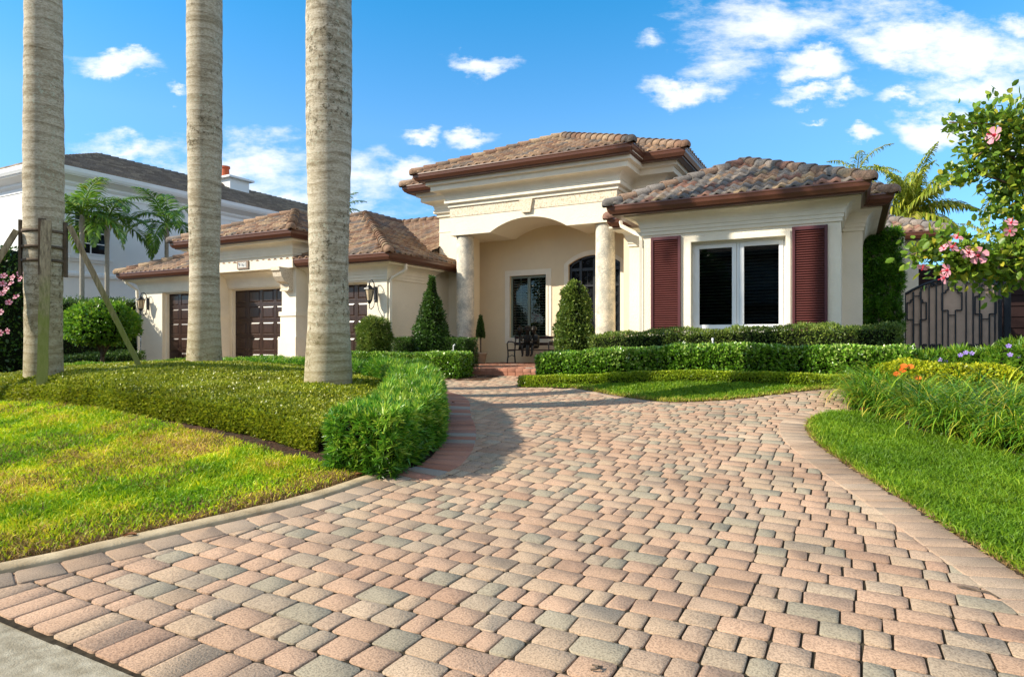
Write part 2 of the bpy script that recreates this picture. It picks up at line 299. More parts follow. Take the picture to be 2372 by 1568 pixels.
# ------------------------------------------------------------------ object helpers
def tag(o, label=None, cat=None, group=None, kind=None):
    if label: o['label'] = label
    if cat: o['category'] = cat
    if group: o['group'] = group
    if kind: o['kind'] = kind
    return o
def empty(name, loc=(0, 0, 0), rz=0, label=None, cat=None, group=None, parent=None):
    o = bpy.data.objects.new(name, None); COL.objects.link(o); o.location = loc; o.rotation_euler = (0, 0, rz)
    o.empty_display_size = .1
    if parent: o.parent = parent
    return tag(o, label, cat, group)
def link(name, me, mat, parent=None, loc=None, smooth=False):
    if mat:
        for mm in (mat if isinstance(mat, (list, tuple)) else [mat]): me.materials.append(mm)
    if smooth: me.polygons.foreach_set('use_smooth', np.ones(len(me.polygons), bool))
    o = bpy.data.objects.new(name, me); COL.objects.link(o)
    if parent:
        o.parent = parent; o.matrix_parent_inverse = Matrix.Identity(4)
    if loc is not None: o.location = loc
    return o
def npmesh(name, V, Fs, rnds=None, mat=None, parent=None, mids=None, smooth=False, loc=None):
    """Fs: list of int arrays (M,k); rnds: list of arrays (M,)"""
    me = bpy.data.meshes.new(name); V = np.asarray(V, np.float32)
    me.vertices.add(len(V)); me.vertices.foreach_set('co', V.ravel())
    Fs = [np.asarray(f, np.int32) for f in Fs if len(f)]
    tot = np.concatenate([np.full(len(f), f.shape[1], np.int32) for f in Fs])
    li = np.concatenate([f.ravel() for f in Fs])
    me.loops.add(len(li)); me.loops.foreach_set('vertex_index', li)
    me.polygons.add(len(tot)); st = np.zeros(len(tot), np.int32); st[1:] = np.cumsum(tot)[:-1]
    me.polygons.foreach_set('loop_start', st); me.polygons.foreach_set('loop_total', tot)
    if mids is not None: me.polygons.foreach_set('material_index', np.concatenate(mids).astype(np.int32))
    me.update(calc_edges=True)
    if rnds is not None:
        a = me.attributes.new('rnd', 'FLOAT', 'FACE'); a.data.foreach_set('value', np.concatenate([np.asarray(r, np.float32) for r in rnds if len(r)]))
    return link(name, me, mat, parent, loc, smooth)

class MB:
    """small mesh collector"""
    def __init__(s): s.v = []; s.f = []; s.m = []
    def add(s, vs, fs, mi=0):
        b = len(s.v); s.v += [tuple(v) for v in vs]; s.f += [tuple(b+i for i in f) for f in fs]; s.m += [mi]*len(fs)
    def box(s, x0, x1, y0, y1, z0, z1, mi=0, bev=0, M=None):
        x0, x1 = sorted((x0, x1)); y0, y1 = sorted((y0, y1)); z0, z1 = sorted((z0, z1))
        if bev:
            b = min(bev, (x1-x0)*.45, (y1-y0)*.45, (z1-z0)*.45)
            vs = []; 
            for sx in (0, 1):
                for sy in (0, 1):
                    for sz in (0, 1):
                        X = (x0, x1)[sx]; Y = (y0, y1)[sy]; Z = (z0, z1)[sz]
                        dx = b*(1-2*sx); dy = b*(1-2*sy); dz = b*(1-2*sz)
                        vs += [(X, Y+dy, Z+dz), (X+dx, Y, Z+dz), (X+dx, Y+dy, Z)]
            c = lambda sx, sy, sz, k: (sx*4+sy*2+sz)*3+k
            fs = []
            for sx in (0, 1): fs.append([c(sx, 0, 0, 0), c(sx, 1, 0, 0), c(sx, 1, 1, 0), c(sx, 0, 1, 0)][::(1 if sx else -1)])
            for sy in (0, 1): fs.append([c(0, sy, 0, 1), c(1, sy, 0, 1), c(1, sy, 1, 1), c(0, sy, 1, 1)][::(-1 if sy else 1)])
            for sz in (0, 1): fs.append([c(0, 0, sz, 2), c(1, 0, sz, 2), c(1, 1, sz, 2), c(0, 1, sz, 2)][::(1 if sz else -1)])
            for sy in (0, 1):
                for sz in (0, 1): fs.append([c(0, sy, sz, 1), c(1, sy, sz, 1), c(1, sy, sz, 2), c(0, sy, sz, 2)])
            for sx in (0, 1):
                for sz in (0, 1): fs.append([c(sx, 0, sz, 0), c(sx, 1, sz, 0), c(sx, 1, sz, 2), c(sx, 0, sz, 2)])
            for sx in (0, 1):
                for sy in (0, 1): fs.append([c(sx, sy, 0, 0), c(sx, sy, 1, 0), c(sx, sy, 1, 1), c(sx, sy, 0, 1)])
            for sx in (0, 1):
                for sy in (0, 1):
                    for sz in (0, 1): fs.append([c(sx, sy, sz, 0), c(sx, sy, sz, 1), c(sx, sy, sz, 2)])
        else:
            vs = [(x0, y0, z0), (x1, y0, z0), (x1, y1, z0), (x0, y1, z0), (x0, y0, z1), (x1, y0, z1), (x1, y1, z1), (x0, y1, z1)]
            fs = [(0, 3, 2, 1), (4, 5, 6, 7), (0, 1, 5, 4), (1, 2, 6, 5), (2, 3, 7, 6), (3, 0, 4, 7)]
        if M is not None: vs = [tuple(M @ Vector(v)) for v in vs]
        s.add(vs, fs, mi); return s
    def tube(s, pts, r, n=10, mi=0, cap=True, sq=False):
        pts = [Vector(p) for p in pts]; R = r if isinstance(r, (list, tuple)) else [r]*len(pts)
        b = len(s.v); up = None; k = len(pts)
        for i, p in enumerate(pts):
            t = (pts[min(i+1, k-1)]-pts[max(i-1, 0)]).normalized()
            if up is None: up = Vector((0, 0, 1)) if abs(t.z) < .9 else Vector((1, 0, 0))
            a = t.cross(up).normalized(); bb = a.cross(t).normalized(); up = bb
            for j in range(n):
                th = 2*math.pi*(j+.5)/n; s.v.append(tuple(p+(a*math.cos(th)+bb*math.sin(th))*R[i]))
        for i in range(k-1):
            for j in range(n):
                s.f.append((b+i*n+j, b+i*n+(j+1) % n, b+(i+1)*n+(j+1) % n, b+(i+1)*n+j)); s.m.append(mi)
        if cap:
            s.f.append(tuple(b+j for j in range(n))[::-1]); s.m.append(mi); s.f.append(tuple(b+(k-1)*n+j for j in range(n))); s.m.append(mi)
        return s
    def lathe(s, prof, c=(0, 0, 0), n=24, mi=0):
        b = len(s.v)
        for (r, z) in prof:
            for j in range(n):
                th = 2*math.pi*j/n; s.v.append((c[0]+r*math.cos(th), c[1]+r*math.sin(th), c[2]+z))
        for i in range(len(prof)-1):
            for j in range(n): s.f.append((b+i*n+j, b+i*n+(j+1) % n, b+(i+1)*n+(j+1) % n, b+(i+1)*n+j)); s.m.append(mi)
        s.f.append(tuple(b+j for j in range(n))[::-1]); s.m.append(mi); s.f.append(tuple(b+(len(prof)-1)*n+j for j in range(n))); s.m.append(mi)
        return s
    def prism(s, poly, y0, y1, mi=0):
        """poly in (x,z), extruded y0..y1"""
        n = len(poly); b = len(s.v)
        s.v += [(x, y0, z) for x, z in poly]+[(x, y1, z) for x, z in poly]
        s.f += [tuple(b+i for i in range(n)), tuple(b+n+i for i in range(n))[::-1]]; s.m += [mi, mi]
        for i in range(n): s.f.append((b+i, b+n+i, b+n+(i+1) % n, b+(i+1) % n)); s.m.append(mi)
        return s
    def sweep(s, path, prof, closed=False, mi=0):
        """path: plan polyline (x,y) with outside on the right-hand side; prof: (out,z) points"""
        P = [Vector((p[0], p[1])) for p in path]; k = len(P); b = len(s.v); n = len(prof)
        for i in range(k):
            a = (P[i]-P[i-1]).normalized() if (i > 0 or closed) else None
            c = (P[(i+1) % k]-P[i]).normalized() if (i < k-1 or closed) else None
            if a is None: a = c
            if c is None: c = a
            na = Vector((a.y, -a.x)); nc = Vector((c.y, -c.x)); m = (na+nc); m = m/(m.length_squared)*2 if m.length > 1e-6 else na
            for (o, z) in prof: q = P[i]+m*o; s.v.append((q.x, q.y, z))
        seg = k if closed else k-1
        for i in range(seg):
            j = (i+1) % k
            for q in range(n-1): s.f.append((b+i*n+q, b+j*n+q, b+j*n+q+1, b+i*n+q+1)); s.m.append(mi)
            s.f.append((b+i*n+n-1, b+j*n+n-1, b+j*n, b+i*n)); s.m.append(mi)
        if not closed:
            s.f.append(tuple(b+q for q in range(n))); s.m.append(mi); s.f.append(tuple(b+(k-1)*n+q for q in range(n))[::-1]); s.m.append(mi)
        return s
    def build(s, name, mat, parent=None, smooth=False, loc=None, fixn=True):
        me = bpy.data.meshes.new(name); me.from_pydata(s.v, [], s.f); me.update()
        if isinstance(mat, (list, tuple)): me.polygons.foreach_set('material_index', s.m)
        if fixn:
            bm = bmesh.new(); bm.from_mesh(me); bmesh.ops.recalc_face_normals(bm, faces=bm.faces); bm.to_mesh(me); bm.free()
        return link(name, me, mat, parent, loc, smooth)

# ------------------------------------------------------------------ terrain
def T(x, y):
    x = np.asarray(x, float); y = np.asarray(y, float)
    a = np.clip(y-4, 0, 9.5); a = np.where(a < 1, a*a/2, a-.5)
    z = .051*a+.03*np.clip(x+6, 0, 7)*np.clip((y-6)/5, 0, 1)
    z = z+.55*np.exp(-(((x+9.6)/4.8)**2+((y-6)/3.3)**2))
    z = z+.12*np.exp(-(((x+2.6)/2.3)**2+((y-11.6)/1.3)**2))
    z = z+.03*np.clip(x+1, 0, 3)*np.clip((y-13)/3, 0, 1)
    return z
def ray(vx, vy):
    u = (vx-1186)*1.25379/FPX; w = (784-vy)*1.25379/FPX
    return (-SN+u*CS, CS+u*SN, w)
def G(vx, vy, dz=0.):
    dx, dy, dw = ray(vx, vy); d = 3.
    for _ in range(60):
        z = float(T(dx*d, dy*d))+dz
        d = .6*d+.4*min((z-EYE)/dw if dw < 0 else 60, 60)
    return (dx*d, dy*d)
def AT(vx, vy, d):
    dx, dy, dw = ray(vx, vy); return (dx*d, dy*d, EYE+dw*d)
def crom(P, n=8):
    P = [np.array(p, float) for p in P]; out = []
    for i in range(len(P)-1):
        p0 = P[max(i-1, 0)]; p1 = P[i]; p2 = P[i+1]; p3 = P[min(i+2, len(P)-1)]
        for k in range(n):
            t = k/n; out.append(.5*((2*p1)+(-p0+p2)*t+(2*p0-5*p1+4*p2-p3)*t*t+(-p0+3*p1-3*p2+p3)*t**3))
    out.append(P[-1]); return np.array(out)
def resamp(P, step):
    P = np.asarray(P, float); L = np.r_[0, np.cumsum(np.linalg.norm(np.diff(P, axis=0), axis=1))]
    n = max(2, int(round(L[-1]/step))+1); t = np.linspace(0, L[-1], n)
    return np.c_[np.interp(t, L, P[:, 0]), np.interp(t, L, P[:, 1])]
def normals2(P):
    t = np.gradient(P, axis=0); t /= np.linalg.norm(t, axis=1)[:, None]+1e-9
    return np.c_[-t[:, 1], t[:, 0]], t
def offset(P, o):
    n, _ = normals2(P); return P+n*o
def inpoly(x, y, poly):
    poly = np.asarray(poly); ins = np.zeros(len(x), bool); j = len(poly)-1
    for i in range(len(poly)):
        xi, yi = poly[i]; xj, yj = poly[j]
        c = ((yi > y) != (yj > y)) & (x < (xj-xi)*(y-yi)/(yj-yi+1e-12)+xi); ins ^= c; j = i
    return ins
def distline(x, y, P):
    d = np.full(len(x), 1e9)
    for i in range(len(P)-1):
        a = P[i]; b = P[i+1]; ab = b-a; t = np.clip(((x-a[0])*ab[0]+(y-a[1])*ab[1])/(ab@ab+1e-12), 0, 1)
        d = np.minimum(d, np.hypot(x-a[0]-t*ab[0], y-a[1]-t*ab[1]))
    return d
def gridsheet(name, poly, res, dz, mat, kind='structure', rough=0.0, parent=None):
    poly = np.asarray(poly); x0, y0 = poly.min(0); x1, y1 = poly.max(0)
    nx = int((x1-x0)/res)+2; ny = int((y1-y0)/res)+2
    xs = x0+np.arange(nx)*res; ys = y0+np.arange(ny)*res; X, Y = np.meshgrid(xs, ys)
    Z = T(X, Y)+dz+(rng.random(X.shape)-.5)*rough
    V = np.c_[X.ravel(), Y.ravel(), Z.ravel()]
    i = np.arange(nx*ny).reshape(ny, nx); F = np.stack([i[:-1, :-1], i[:-1, 1:], i[1:, 1:], i[1:, :-1]], -1).reshape(-1, 4)
    cx = V[F].mean(1); F = F[inpoly(cx[:, 0], cx[:, 1], poly)]
    u, inv = np.unique(F, return_inverse=True); F = inv.reshape(F.shape)
    o = npmesh(name, V[u], [F], None, mat, parent, smooth=True); tag(o, kind=kind); return o

# boundaries (read off the photo, laid on the terrain)
kerb_in = crom([G(*p) for p in [(-90, 1350), (0, 1331), (150, 1300), (300, 1264), (470, 1224), (640, 1184), (760, 1150), (850, 1118), (912, 1098)]])
bedE = crom([G(*p) for p in [(912, 1098), (985, 1068), (1019, 1029), (1030, 994), (1026, 962)]]+[(-5.9, 8.6), (-7.6, 9.6), (-10, 10.1), (-14, 10.1), (-17.5, 8.8)])
coverF = crom([G(*p) for p in [(-140, 926), (0, 930), (200, 940), (330, 960), (520, 990), (640, 1015), (745, 1042)]])
lawnR_edge = crom([G(*p) for p in [(2520, 1430), (2372, 1338), (2300, 1295), (2200, 1231), (2100, 1166), (2000, 1104), (1930, 1057), (1885, 1022), (1867, 992), (1880, 972), (1925, 960), (1985, 956)]])
lawnR_back = crom([G(*p) for p in [(1985, 956), (2050, 972), (2120, 1000), (2200, 1022), (2290, 1042), (2372, 1062), (2520, 1095)]])
isl = crom([G(*p) for p in [(1325, 899), (1400, 912), (1470, 924), (1550, 932), (1640, 930), (1740, 922), (1870, 906), (1960, 899)]])
lowh = crom([(-5.55, 10.72), (-4.75, 10.72), (-3.8, 10.86), (-2.5, 11.0), (-1.0, 11.02), (.05, 10.9)])

lawnL = np.vstack([kerb_in+0, coverF[::-1]])
kn, _ = normals2(kerb_in)
gap = np.interp(coverF[:, 0], [-9, -8, -6.5, -4.8], [0, .06, .26, .42]); lawnL_poly = np.vstack([offset(kerb_in, .10), (coverF-np.c_[gap*0, gap])[::-1]])
bed_poly = np.vstack([coverF-np.c_[gap*0, gap+.05], [(-3.75, 3.7)], bedE, [(-20, 6), (-19, 3)]])
lawnR_poly = np.vstack([lawnR_edge, lawnR_back])
lilybed = np.vstack([lawnR_back, [(4.5, 8.0), (6, 14), (1.4, 13.2)], [G(2130, 900)], [G(2010, 915)]])
isl_poly = np.vstack([isl, offset(lowh, -.02)[::-1]])
islbed = np.vstack([lowh, [(1.8, 11.6), (1.8, 13.7), (-4.7, 13.8), (-5.0, 14.6), (-6.6, 12.9)]])
hedge2bed = np.array([(-6.9, 11.75), (-7.2, 12.95), (-8.6, 12.95), (-9.3, 14.9), (-10.65, 15.9), (-10.65, 13.05), (-11.9, 13.05), (-11.9, 11.6), (-9.5, 11.5)])

# ground sheet to the horizon
def ground():
    xs = np.r_[-400, -150, -60, np.linspace(-34, 22, 113), 60, 150, 400]; ys = np.r_[-400, -100, -20, np.linspace(-4, 44, 97), 90, 200, 500]
    X, Y = np.meshgrid(xs, ys); Z = T(X, Y)-.07; ny, nx = X.shape
    i = np.arange(nx*ny).reshape(ny, nx); F = np.stack([i[:-1, :-1], i[:-1, 1:], i[1:, 1:], i[1:, :-1]], -1).reshape(-1, 4)
    o = npmesh('ground', np.c_[X.ravel(), Y.ravel(), Z.ravel()], [F], None, SOIL, smooth=True); tag(o, kind='structure')
ground()
gridsheet('lawn_soil', lawnL_poly, .06, .006, SOIL, rough=.012)
gridsheet('mulch_bed', bed_poly, .07, -.006, MULCH, rough=.02)
gridsheet('lawn_soil', lawnR_poly, .06, .006, SOIL, rough=.012)
gridsheet('mulch_bed', lilybed, .07, -.003, SOIL, rough=.02)
gridsheet('lawn_soil', isl_poly, .06, .006, SOIL, rough=.01)
gridsheet('mulch_bed', islbed, .08, -.003, MULCH, rough=.02)
gridsheet('mulch_bed', hedge2bed, .08, .004, MULCH, rough=.02)

# ------------------------------------------------------------------ pavers
class Pav:
    def __init__(s): s.V = []; s.F8 = []; s.F4 = []; s.n = 0; s.r8 = []; s.r4 = []
    def add(s, quad, rnd, z, rc=.017, bev=.0022, depth=.035):
        """quad: 4 plan corners CCW; z terrain function added"""
        q = np.asarray(quad, float); c = q.mean(0); out = []
        for i in range(4):
            a = q[i-1]; b = q[i]; d = q[(i+1) % 4]
            u = (a-b); lu = np.linalg.norm(u); v = (d-b); lv = np.linalg.norm(v); r = min(rc*random.uniform(.6, 1.5), lu*.3, lv*.3)
            p1 = b+u/lu*r; p2 = b+v/lv*r; m = b+(u/lu+v/lv)*r*.29
            out += [p1, m, p2]
        out = np.array(out)+rng.normal(0, .0019, (12, 2))
        inn = out+(c-out)/np.maximum(np.linalg.norm(c-out, axis=1)[:, None], 1e-6)*bev*1.15
        tx, ty = rng.normal(0, .004, 2); dz = rng.normal(0, .0012)
        zz = T(out[:, 0], out[:, 1])+z+dz+(out[:, 0]-c[0])*tx+(out[:, 1]-c[1])*ty
        zi = T(inn[:, 0], inn[:, 1])+z+dz+(inn[:, 0]-c[0])*tx+(inn[:, 1]-c[1])*ty
        V = np.vstack([np.c_[inn, zi], np.c_[out, zz-bev*.8], np.c_[out, zz-depth]])
        b = s.n; k = np.arange(12); k2 = (k+1) % 12
        s.V.append(V); s.F8.append(b+k[None]); s.r8 += [rnd]
        s.F4.append(np.stack([b+12+k, b+12+k2, b+k2, b+k], -1)); s.F4.append(np.stack([b+24+k, b+24+k2, b+12+k2, b+12+k], -1)); s.r4 += [rnd]*24
        s.n += 36
    def build(s, name, mat):
        o = npmesh(name, np.vstack(s.V), [np.vstack(s.F8), np.vstack(s.F4)], [s.r8, s.r4], mat)
        return tag(o, kind='structure')
FOOT_Y = 1.49
def field():
    P = Pav(); W = .165; g = .0100
    lens = [.115, .172, .230]
    y = FOOT_Y+.285; row = 0
    lawnR_in = np.vstack([offset(lawnR_edge, -.0), lawnR_back, [(6, 9)], [(6, 0)]])
    while y < 13.4:
        x = -22+random.random()*.3
        quads = []
        # rough x range per row
        while x < 3.6:
            l = lens[int(rng.choice(3, p=[.28, .40, .32]))]
            quads.append((x, l)); x += l
        xs = np.array([q[0]+q[1]/2 for q in quads]); ys = np.full(len(xs), y+W/2)
        bad = inpoly(xs, ys, lawnL_poly)
        bad |= inpoly(xs, ys, bed_poly)
        bad |= inpoly(xs, ys, lawnR_poly)
        bad |= inpoly(xs, ys, lilybed)
        bad |= inpoly(xs, ys, islbed)
        bad |= inpoly(xs, ys, isl_poly)
        bad |= (xs < -5.0) & (ys < 4.0) & (xs < -4.6+(ys-1.5)*.2)
        bad |= (xs < -12.5) & (ys < 10.8)
        bad |= (xs > 1.5) & (ys > 7.5)
        bad |= (xs > -9.2) & (xs < -4.5) & (ys > 13.1)
        # cull far outside the view cone
        d = -SN*xs+CS*ys; r = CS*xs+SN*ys
        bad |= (np.abs(r) > d*.95+.6)
        for (x0, l), b in zip(quads, bad):
            if b: continue
            h = g*.5; j = rng.normal(0, .0015, 4)
            P.add([(x0+h, y+h+j[0]), (x0+l-h, y+h+j[1]), (x0+l-h, y+W-h+j[2]), (x0+h, y+W-h+j[3])], random.random(), 0., depth=.03)
        y += W; row += 1
    # apron course along the street: long pavers end-on
    x = -6.5
    while x < 3.0:
        w = random.choice([.15, .16, .165])
        P.add([(x+.004, FOOT_Y+.012), (x+w-.004, FOOT_Y+.012), (x+w-.004, FOOT_Y+.278), (x+.004, FOOT_Y+.278)], random.random(), .001)
        x += w
    P.build('driveway', PAVER)
field()
def border(name, line, width, step, side, mat, z=.006, o0=0., jit=0):
    L = resamp(line, step); n, t = normals2(L); P = Pav()
    for i in range(len(L)-1):
        a0 = L[i]+n[i]*side*o0+t[i]*.005; a1 = L[i+1]+n[i+1]*side*o0-t[i+1]*.005
        b1 = L[i+1]+n[i+1]*side*(o0+width)-t[i+1]*.003; b0 = L[i]+n[i]*side*(o0+width)+t[i]*.003
        q = [a0, a1, b1, b0] if side > 0 else [b0, b1, a1, a0]
        P.add(q, random.random(), z, rc=.013, bev=.005)
    P.build(name, mat)
border('paver_border', lawnR_edge, .29, .155, 1, BORDERP)
border('paver_border', kerb_in, .215, .215, -1, BORDERP, o0=.006)
border('paver_border', bedE, .36, .15, -1, REDP, o0=.004)
border('paver_border', isl[::-1], .12, .24, 1, BORDERP)

# sand joint sheet under the pavers
gridsheet('joint_sand', [(-22, FOOT_Y-.02), (3.8, FOOT_Y-.02), (3.8, 13.6), (-22, 13.6)], .12, -.0085, PM('joint_sand', (.030, .022, .014), .95, .1, .5, 14, .6, 60, c2=(.075, .058, .036)))
# kerb ribbon
def kerb():
    K = resamp(kerb_in, .09); n, t = normals2(K); prof = [(-.004, -.06), (-.002, .018), (.012, .028), (.06, .031), (.125, .029), (.14, .02), (.142, -.06)]
    V = []; w = np.linspace(1, 1, len(K))
    for i in range(len(K)):
        k = 1.0 if i < len(K)-12 else 1-.35*(i-len(K)+12)/12
        for o, z in prof:
            p = K[i]+n[i]*(o*k); V.append((p[0], p[1], float(T(*p))+z+rng.normal(0, .0008)))
    m = len(prof); F = [(i*m+j, (i+1)*m+j, (i+1)*m+j+1, i*m+j+1) for i in range(len(K)-1) for j in range(m-1)]
    o = npmesh('kerb', V, [np.array(F)], None, CURB, smooth=True); tag(o, kind='structure')
kerb()
# street gutter + asphalt
mb = MB(); mb.box(-40, 20, FOOT_Y-.62, FOOT_Y-.004, -.1, .004, bev=.01); tag(mb.build('street_gutter', CONC), kind='structure')
mb = MB(); mb.box(-200, 200, -9, FOOT_Y-.625, -.1, -.012); tag(mb.build('road', ASPH), kind='structure')

# ------------------------------------------------------------------ roofs of clay tiles
def tile_profile(kind):
    if kind == 's': # roman S profile across one tile 0..1
        u = np.linspace(0, 1, 9); return u, np.array([.012, .0, .004, .022, .045, .058, .050, .030, .012])
    u = np.linspace(0, 1, 3); return u, np.array([.0, .004, .0])
class Tiles:
    def __init__(s): s.V = []; s.F = []; s.r = []; s.n = 0
    def plane(s, O, S, Tv, L, TL, inL, inR, kind='s', tw=.235, th=.34, palette=(0, 1)):
        """O eave-left corner seen from outside, S unit along the eave, Tv unit up the slope, L eave length, TL slope length"""
        O = np.array(O, float); S = np.array(S, float); Tv = np.array(Tv, float); Nn = np.cross(S, Tv); Nn /= np.linalg.norm(Nn)
        if Nn[2] < 0: Nn = -Nn
        u, prof = tile_profile(kind); nc = int(L/tw)+1; nr = int(math.ceil(TL/th)); lift = .045 if kind == 's' else .08; under = .02
        for r in range(nr):
            t0 = r*th-.03; t1 = min((r+1)*th, TL)
            off = 0 if kind == 's' else (r % 2)*tw*.5
            for c in range(-1, nc+1):
                s0 = c*tw+off; s1 = s0+tw
                ss = s0+u*(s1-s0)
                a0, b0 = inL*max(t0, 0), L-inR*max(t0, 0); a1, b1 = inL*t1, L-inR*t1
                if s1 <= a0 or s0 >= b0: continue
                sa = np.clip(ss, a0, b0); sb = np.clip(ss, a1, b1)
                if sa[-1]-sa[0] < .02: continue
                j = rng.normal(0, .004)
                lo = O+np.outer(sa, S)+Tv*(t0+j)+np.outer(prof+lift+.004*rng.random(), Nn)
                hi = O+np.outer(sb, S)+Tv*t1+np.outer(prof+.004, Nn)
                dn = lo-Nn*(lift-.004)
                m = len(u); V = np.vstack([dn, lo, hi]); b = s.n; k = np.arange(m-1)
                s.V.append(V); s.F.append(np.stack([b+m+k, b+m+k+1, b+2*m+k+1, b+2*m+k], -1)); s.F.append(np.stack([b+k, b+k+1, b+m+k+1, b+m+k], -1))
                rv = palette[0]+(palette[1]-palette[0])*random.random(); s.r += [rv]*(2*(m-1)); s.n += 3*m
    def caps(s, A, B, step=.36, w=.115, up=.02, endcap=True):
        A = np.array(A, float); B = np.array(B, float); D = B-A; L = np.linalg.norm(D); D /= L
        side = np.cross(D, [0, 0, 1]); side /= np.linalg.norm(side); U = np.cross(side, D); n = int(L/step)+1
        th = np.linspace(-.15*math.pi, 1.15*math.pi, 11)
        for i in range(n):
            a = A+D*(i*step-.04); b = A+D*min((i+1)*step+.02, L+.05)
            j = rng.normal(0, .006)
            ra = np.outer(np.cos(th)*w*1.18, side)+np.outer(np.sin(th)*w*1.1+up+.02, U)+a+side*j
            rb = np.outer(np.cos(th)*w*.92, side)+np.outer(np.sin(th)*w*.88+up, U)+b
            ri = np.outer(np.cos(th)*w*.98, side)+np.outer(np.sin(th)*w*.9+up+.015, U)+a
            V = np.vstack([ra, rb, ri]); m = len(th); b0 = s.n; k = np.arange(m-1)
            s.V.append(V); s.F.append(np.stack([b0+k, b0+k+1, b0+m+k+1, b0+m+k], -1)); s.F.append(np.stack([b0+2*m+k, b0+2*m+k+1, b0+k+1, b0+k], -1))
            nf = 2*(m-1)
            s.n += 3*m
            if i == 0 and endcap:
                dome = []
                for q in (0.0, .5, .85, 1.0):
                    c = math.sqrt(max(0, 1-q*q)); dome.append(np.outer(np.cos(th)*w*1.12*max(c, .02), side)+np.outer(np.sin(th)*w*1.05*max(c, .02)+up+.02, U)+a-D*(q*.10))
                V = np.vstack(dome); b0 = s.n; s.V.append(V)
                for q in range(3): s.F.append(np.stack([b0+q*m+k, b0+q*m+k+1, b0+(q+1)*m+k+1, b0+(q+1)*m+k], -1))
                s.n += 4*m; nf += 3*(m-1)
            rv = random.random(); s.r += [rv]*nf
    def build(s, name, mat, parent): return npmesh(name, np.vstack(s.V), [np.vstack(s.F)], [s.r], mat, parent, smooth=False)

def deckpoly(mbk, pts): mbk.add(pts, [tuple(range(len(pts)))])
def hiproof(parent, x0, x1, y0, y1, z, p, mat, sides='flr', kind='s', ridge=True, back=False, tw=.235, th=.34, name='roof', capw=.115):
    """front faces -Y. ridge runs along Y (deep) or along X (wide)"""
    W = x1-x0; D = y1-y0; h = min(W, D)/2; zt = z+p*h; cs = 1/math.sqrt(1+p*p); SL = h/cs
    t = Tiles(); k = cs
    if W <= D: pk0 = ((x0+x1)/2, y0+h, zt); pk1 = ((x0+x1)/2, y1-h if back else y1, zt)
    else: pk0 = (x0+h, (y0+y1)/2, zt); pk1 = (x1-h, (y0+y1)/2, zt)
    up = p*cs
    if 'f' in sides: t.plane((x0, y0, z), (1, 0, 0), (0, cs, up), W, SL, k, k, kind, tw, th)
    if 'r' in sides: t.plane((x1, y0, z), (0, 1, 0), (-cs, 0, up), D, SL, k, k if (back or W > D) else 0, kind, tw, th)
    if 'l' in sides: t.plane((x0, y1, z), (0, -1, 0), (cs, 0, up), D, SL, k if (back or W > D) else 0, k, kind, tw, th)
    if 'b' in sides: t.plane((x1, y1, z), (-1, 0, 0), (0, -cs, up), W, SL, k, k, kind, tw, th)
    zz = .03 if kind == 's' else 0
    a = (x0, y0, z+zz); b = (x1, y0, z+zz)
    t.caps(a, (pk0[0], pk0[1], zt+zz), w=capw); t.caps(b, (pk0 if W <= D else pk1)[:2]+(zt+zz,), w=capw)
    if ridge: t.caps((pk1[0], pk1[1], zt+zz), (pk0[0], pk0[1], zt+zz), w=capw, endcap=False)
    if W > D:
        t.caps((x0, y1, z+zz), (pk0[0], pk0[1], zt+zz), w=capw); t.caps((x1, y1, z+zz), (pk1[0], pk1[1], zt+zz), w=capw)
    o = t.build(name, mat, parent)
    # deck below the tiles
    m = MB(); dz = -.01
    A = (x0+.02, y0+.02, z+dz); B = (x1-.02, y0+.02, z+dz); C = (x1-.02, y1-.02, z+dz); E = (x0+.02, y1-.02, z+dz)
    P0 = (pk0[0], pk0[1], zt+dz); P1 = (pk1[0], pk1[1], zt+dz)
    if W <= D:
        m.add([A, B, C, E, P0, P1], [(0, 1, 4), (1, 2, 5, 4), (2, 3, 5), (3, 0, 4, 5), (0, 3, 2, 1)])
    else:
        m.add([A, B, C, E, P0, P1], [(0, 1, 5, 4), (1, 2, 5), (2, 3, 4, 5), (3, 0, 4), (0, 3, 2, 1)])
    d = m.build('roof_deck', DARKWOOD, o)
    return o
GUT = [(0, -.155), (-.085, -.155), (-.085, -.02), (-.02, -.02)]
def gutter(parent, path, z, off=0, g=.13, mat=None, h=.185):
    """path = outer line of the eave; profile is an ogee gutter hanging on a fascia"""
    k = h/.15
    prof = [(-.26, -.02*k), (-.13, -.02*k), (-.115, -.012), (-.015, -.012), (-.012, 0), (.006, 0), (.008, -.022*k), (-.004, -.04*k), (-.012, -.085*k), (-.045, -.125*k), (-.06, -.145*k), (-.10, -.15*k), (-.105, -.17*k), (-.13, -.172*k), (-.26, -.172*k)]
    m = MB(); m.sweep(path, prof, closed=False); m.v = [(x, y, zz+z) for x, y, zz in m.v]
    return m.build('gutter', mat or BRONZE, parent)
def soffit(parent, path, z0, z1, outs, mat=STUCCO_SM, name='cornice'):
    m = MB(); m.sweep(path, outs); o = m.build(name, mat, parent); return o
def E(h): return EYE+h

HOUSE = empty('house', (-7.5, 16, .6), label='single storey cream stucco house with brown clay tile roofs, columned entry and three garage doors', cat='house')
HP = HOUSE; HOUSE.location = (0, 0, 0)
FL = .61
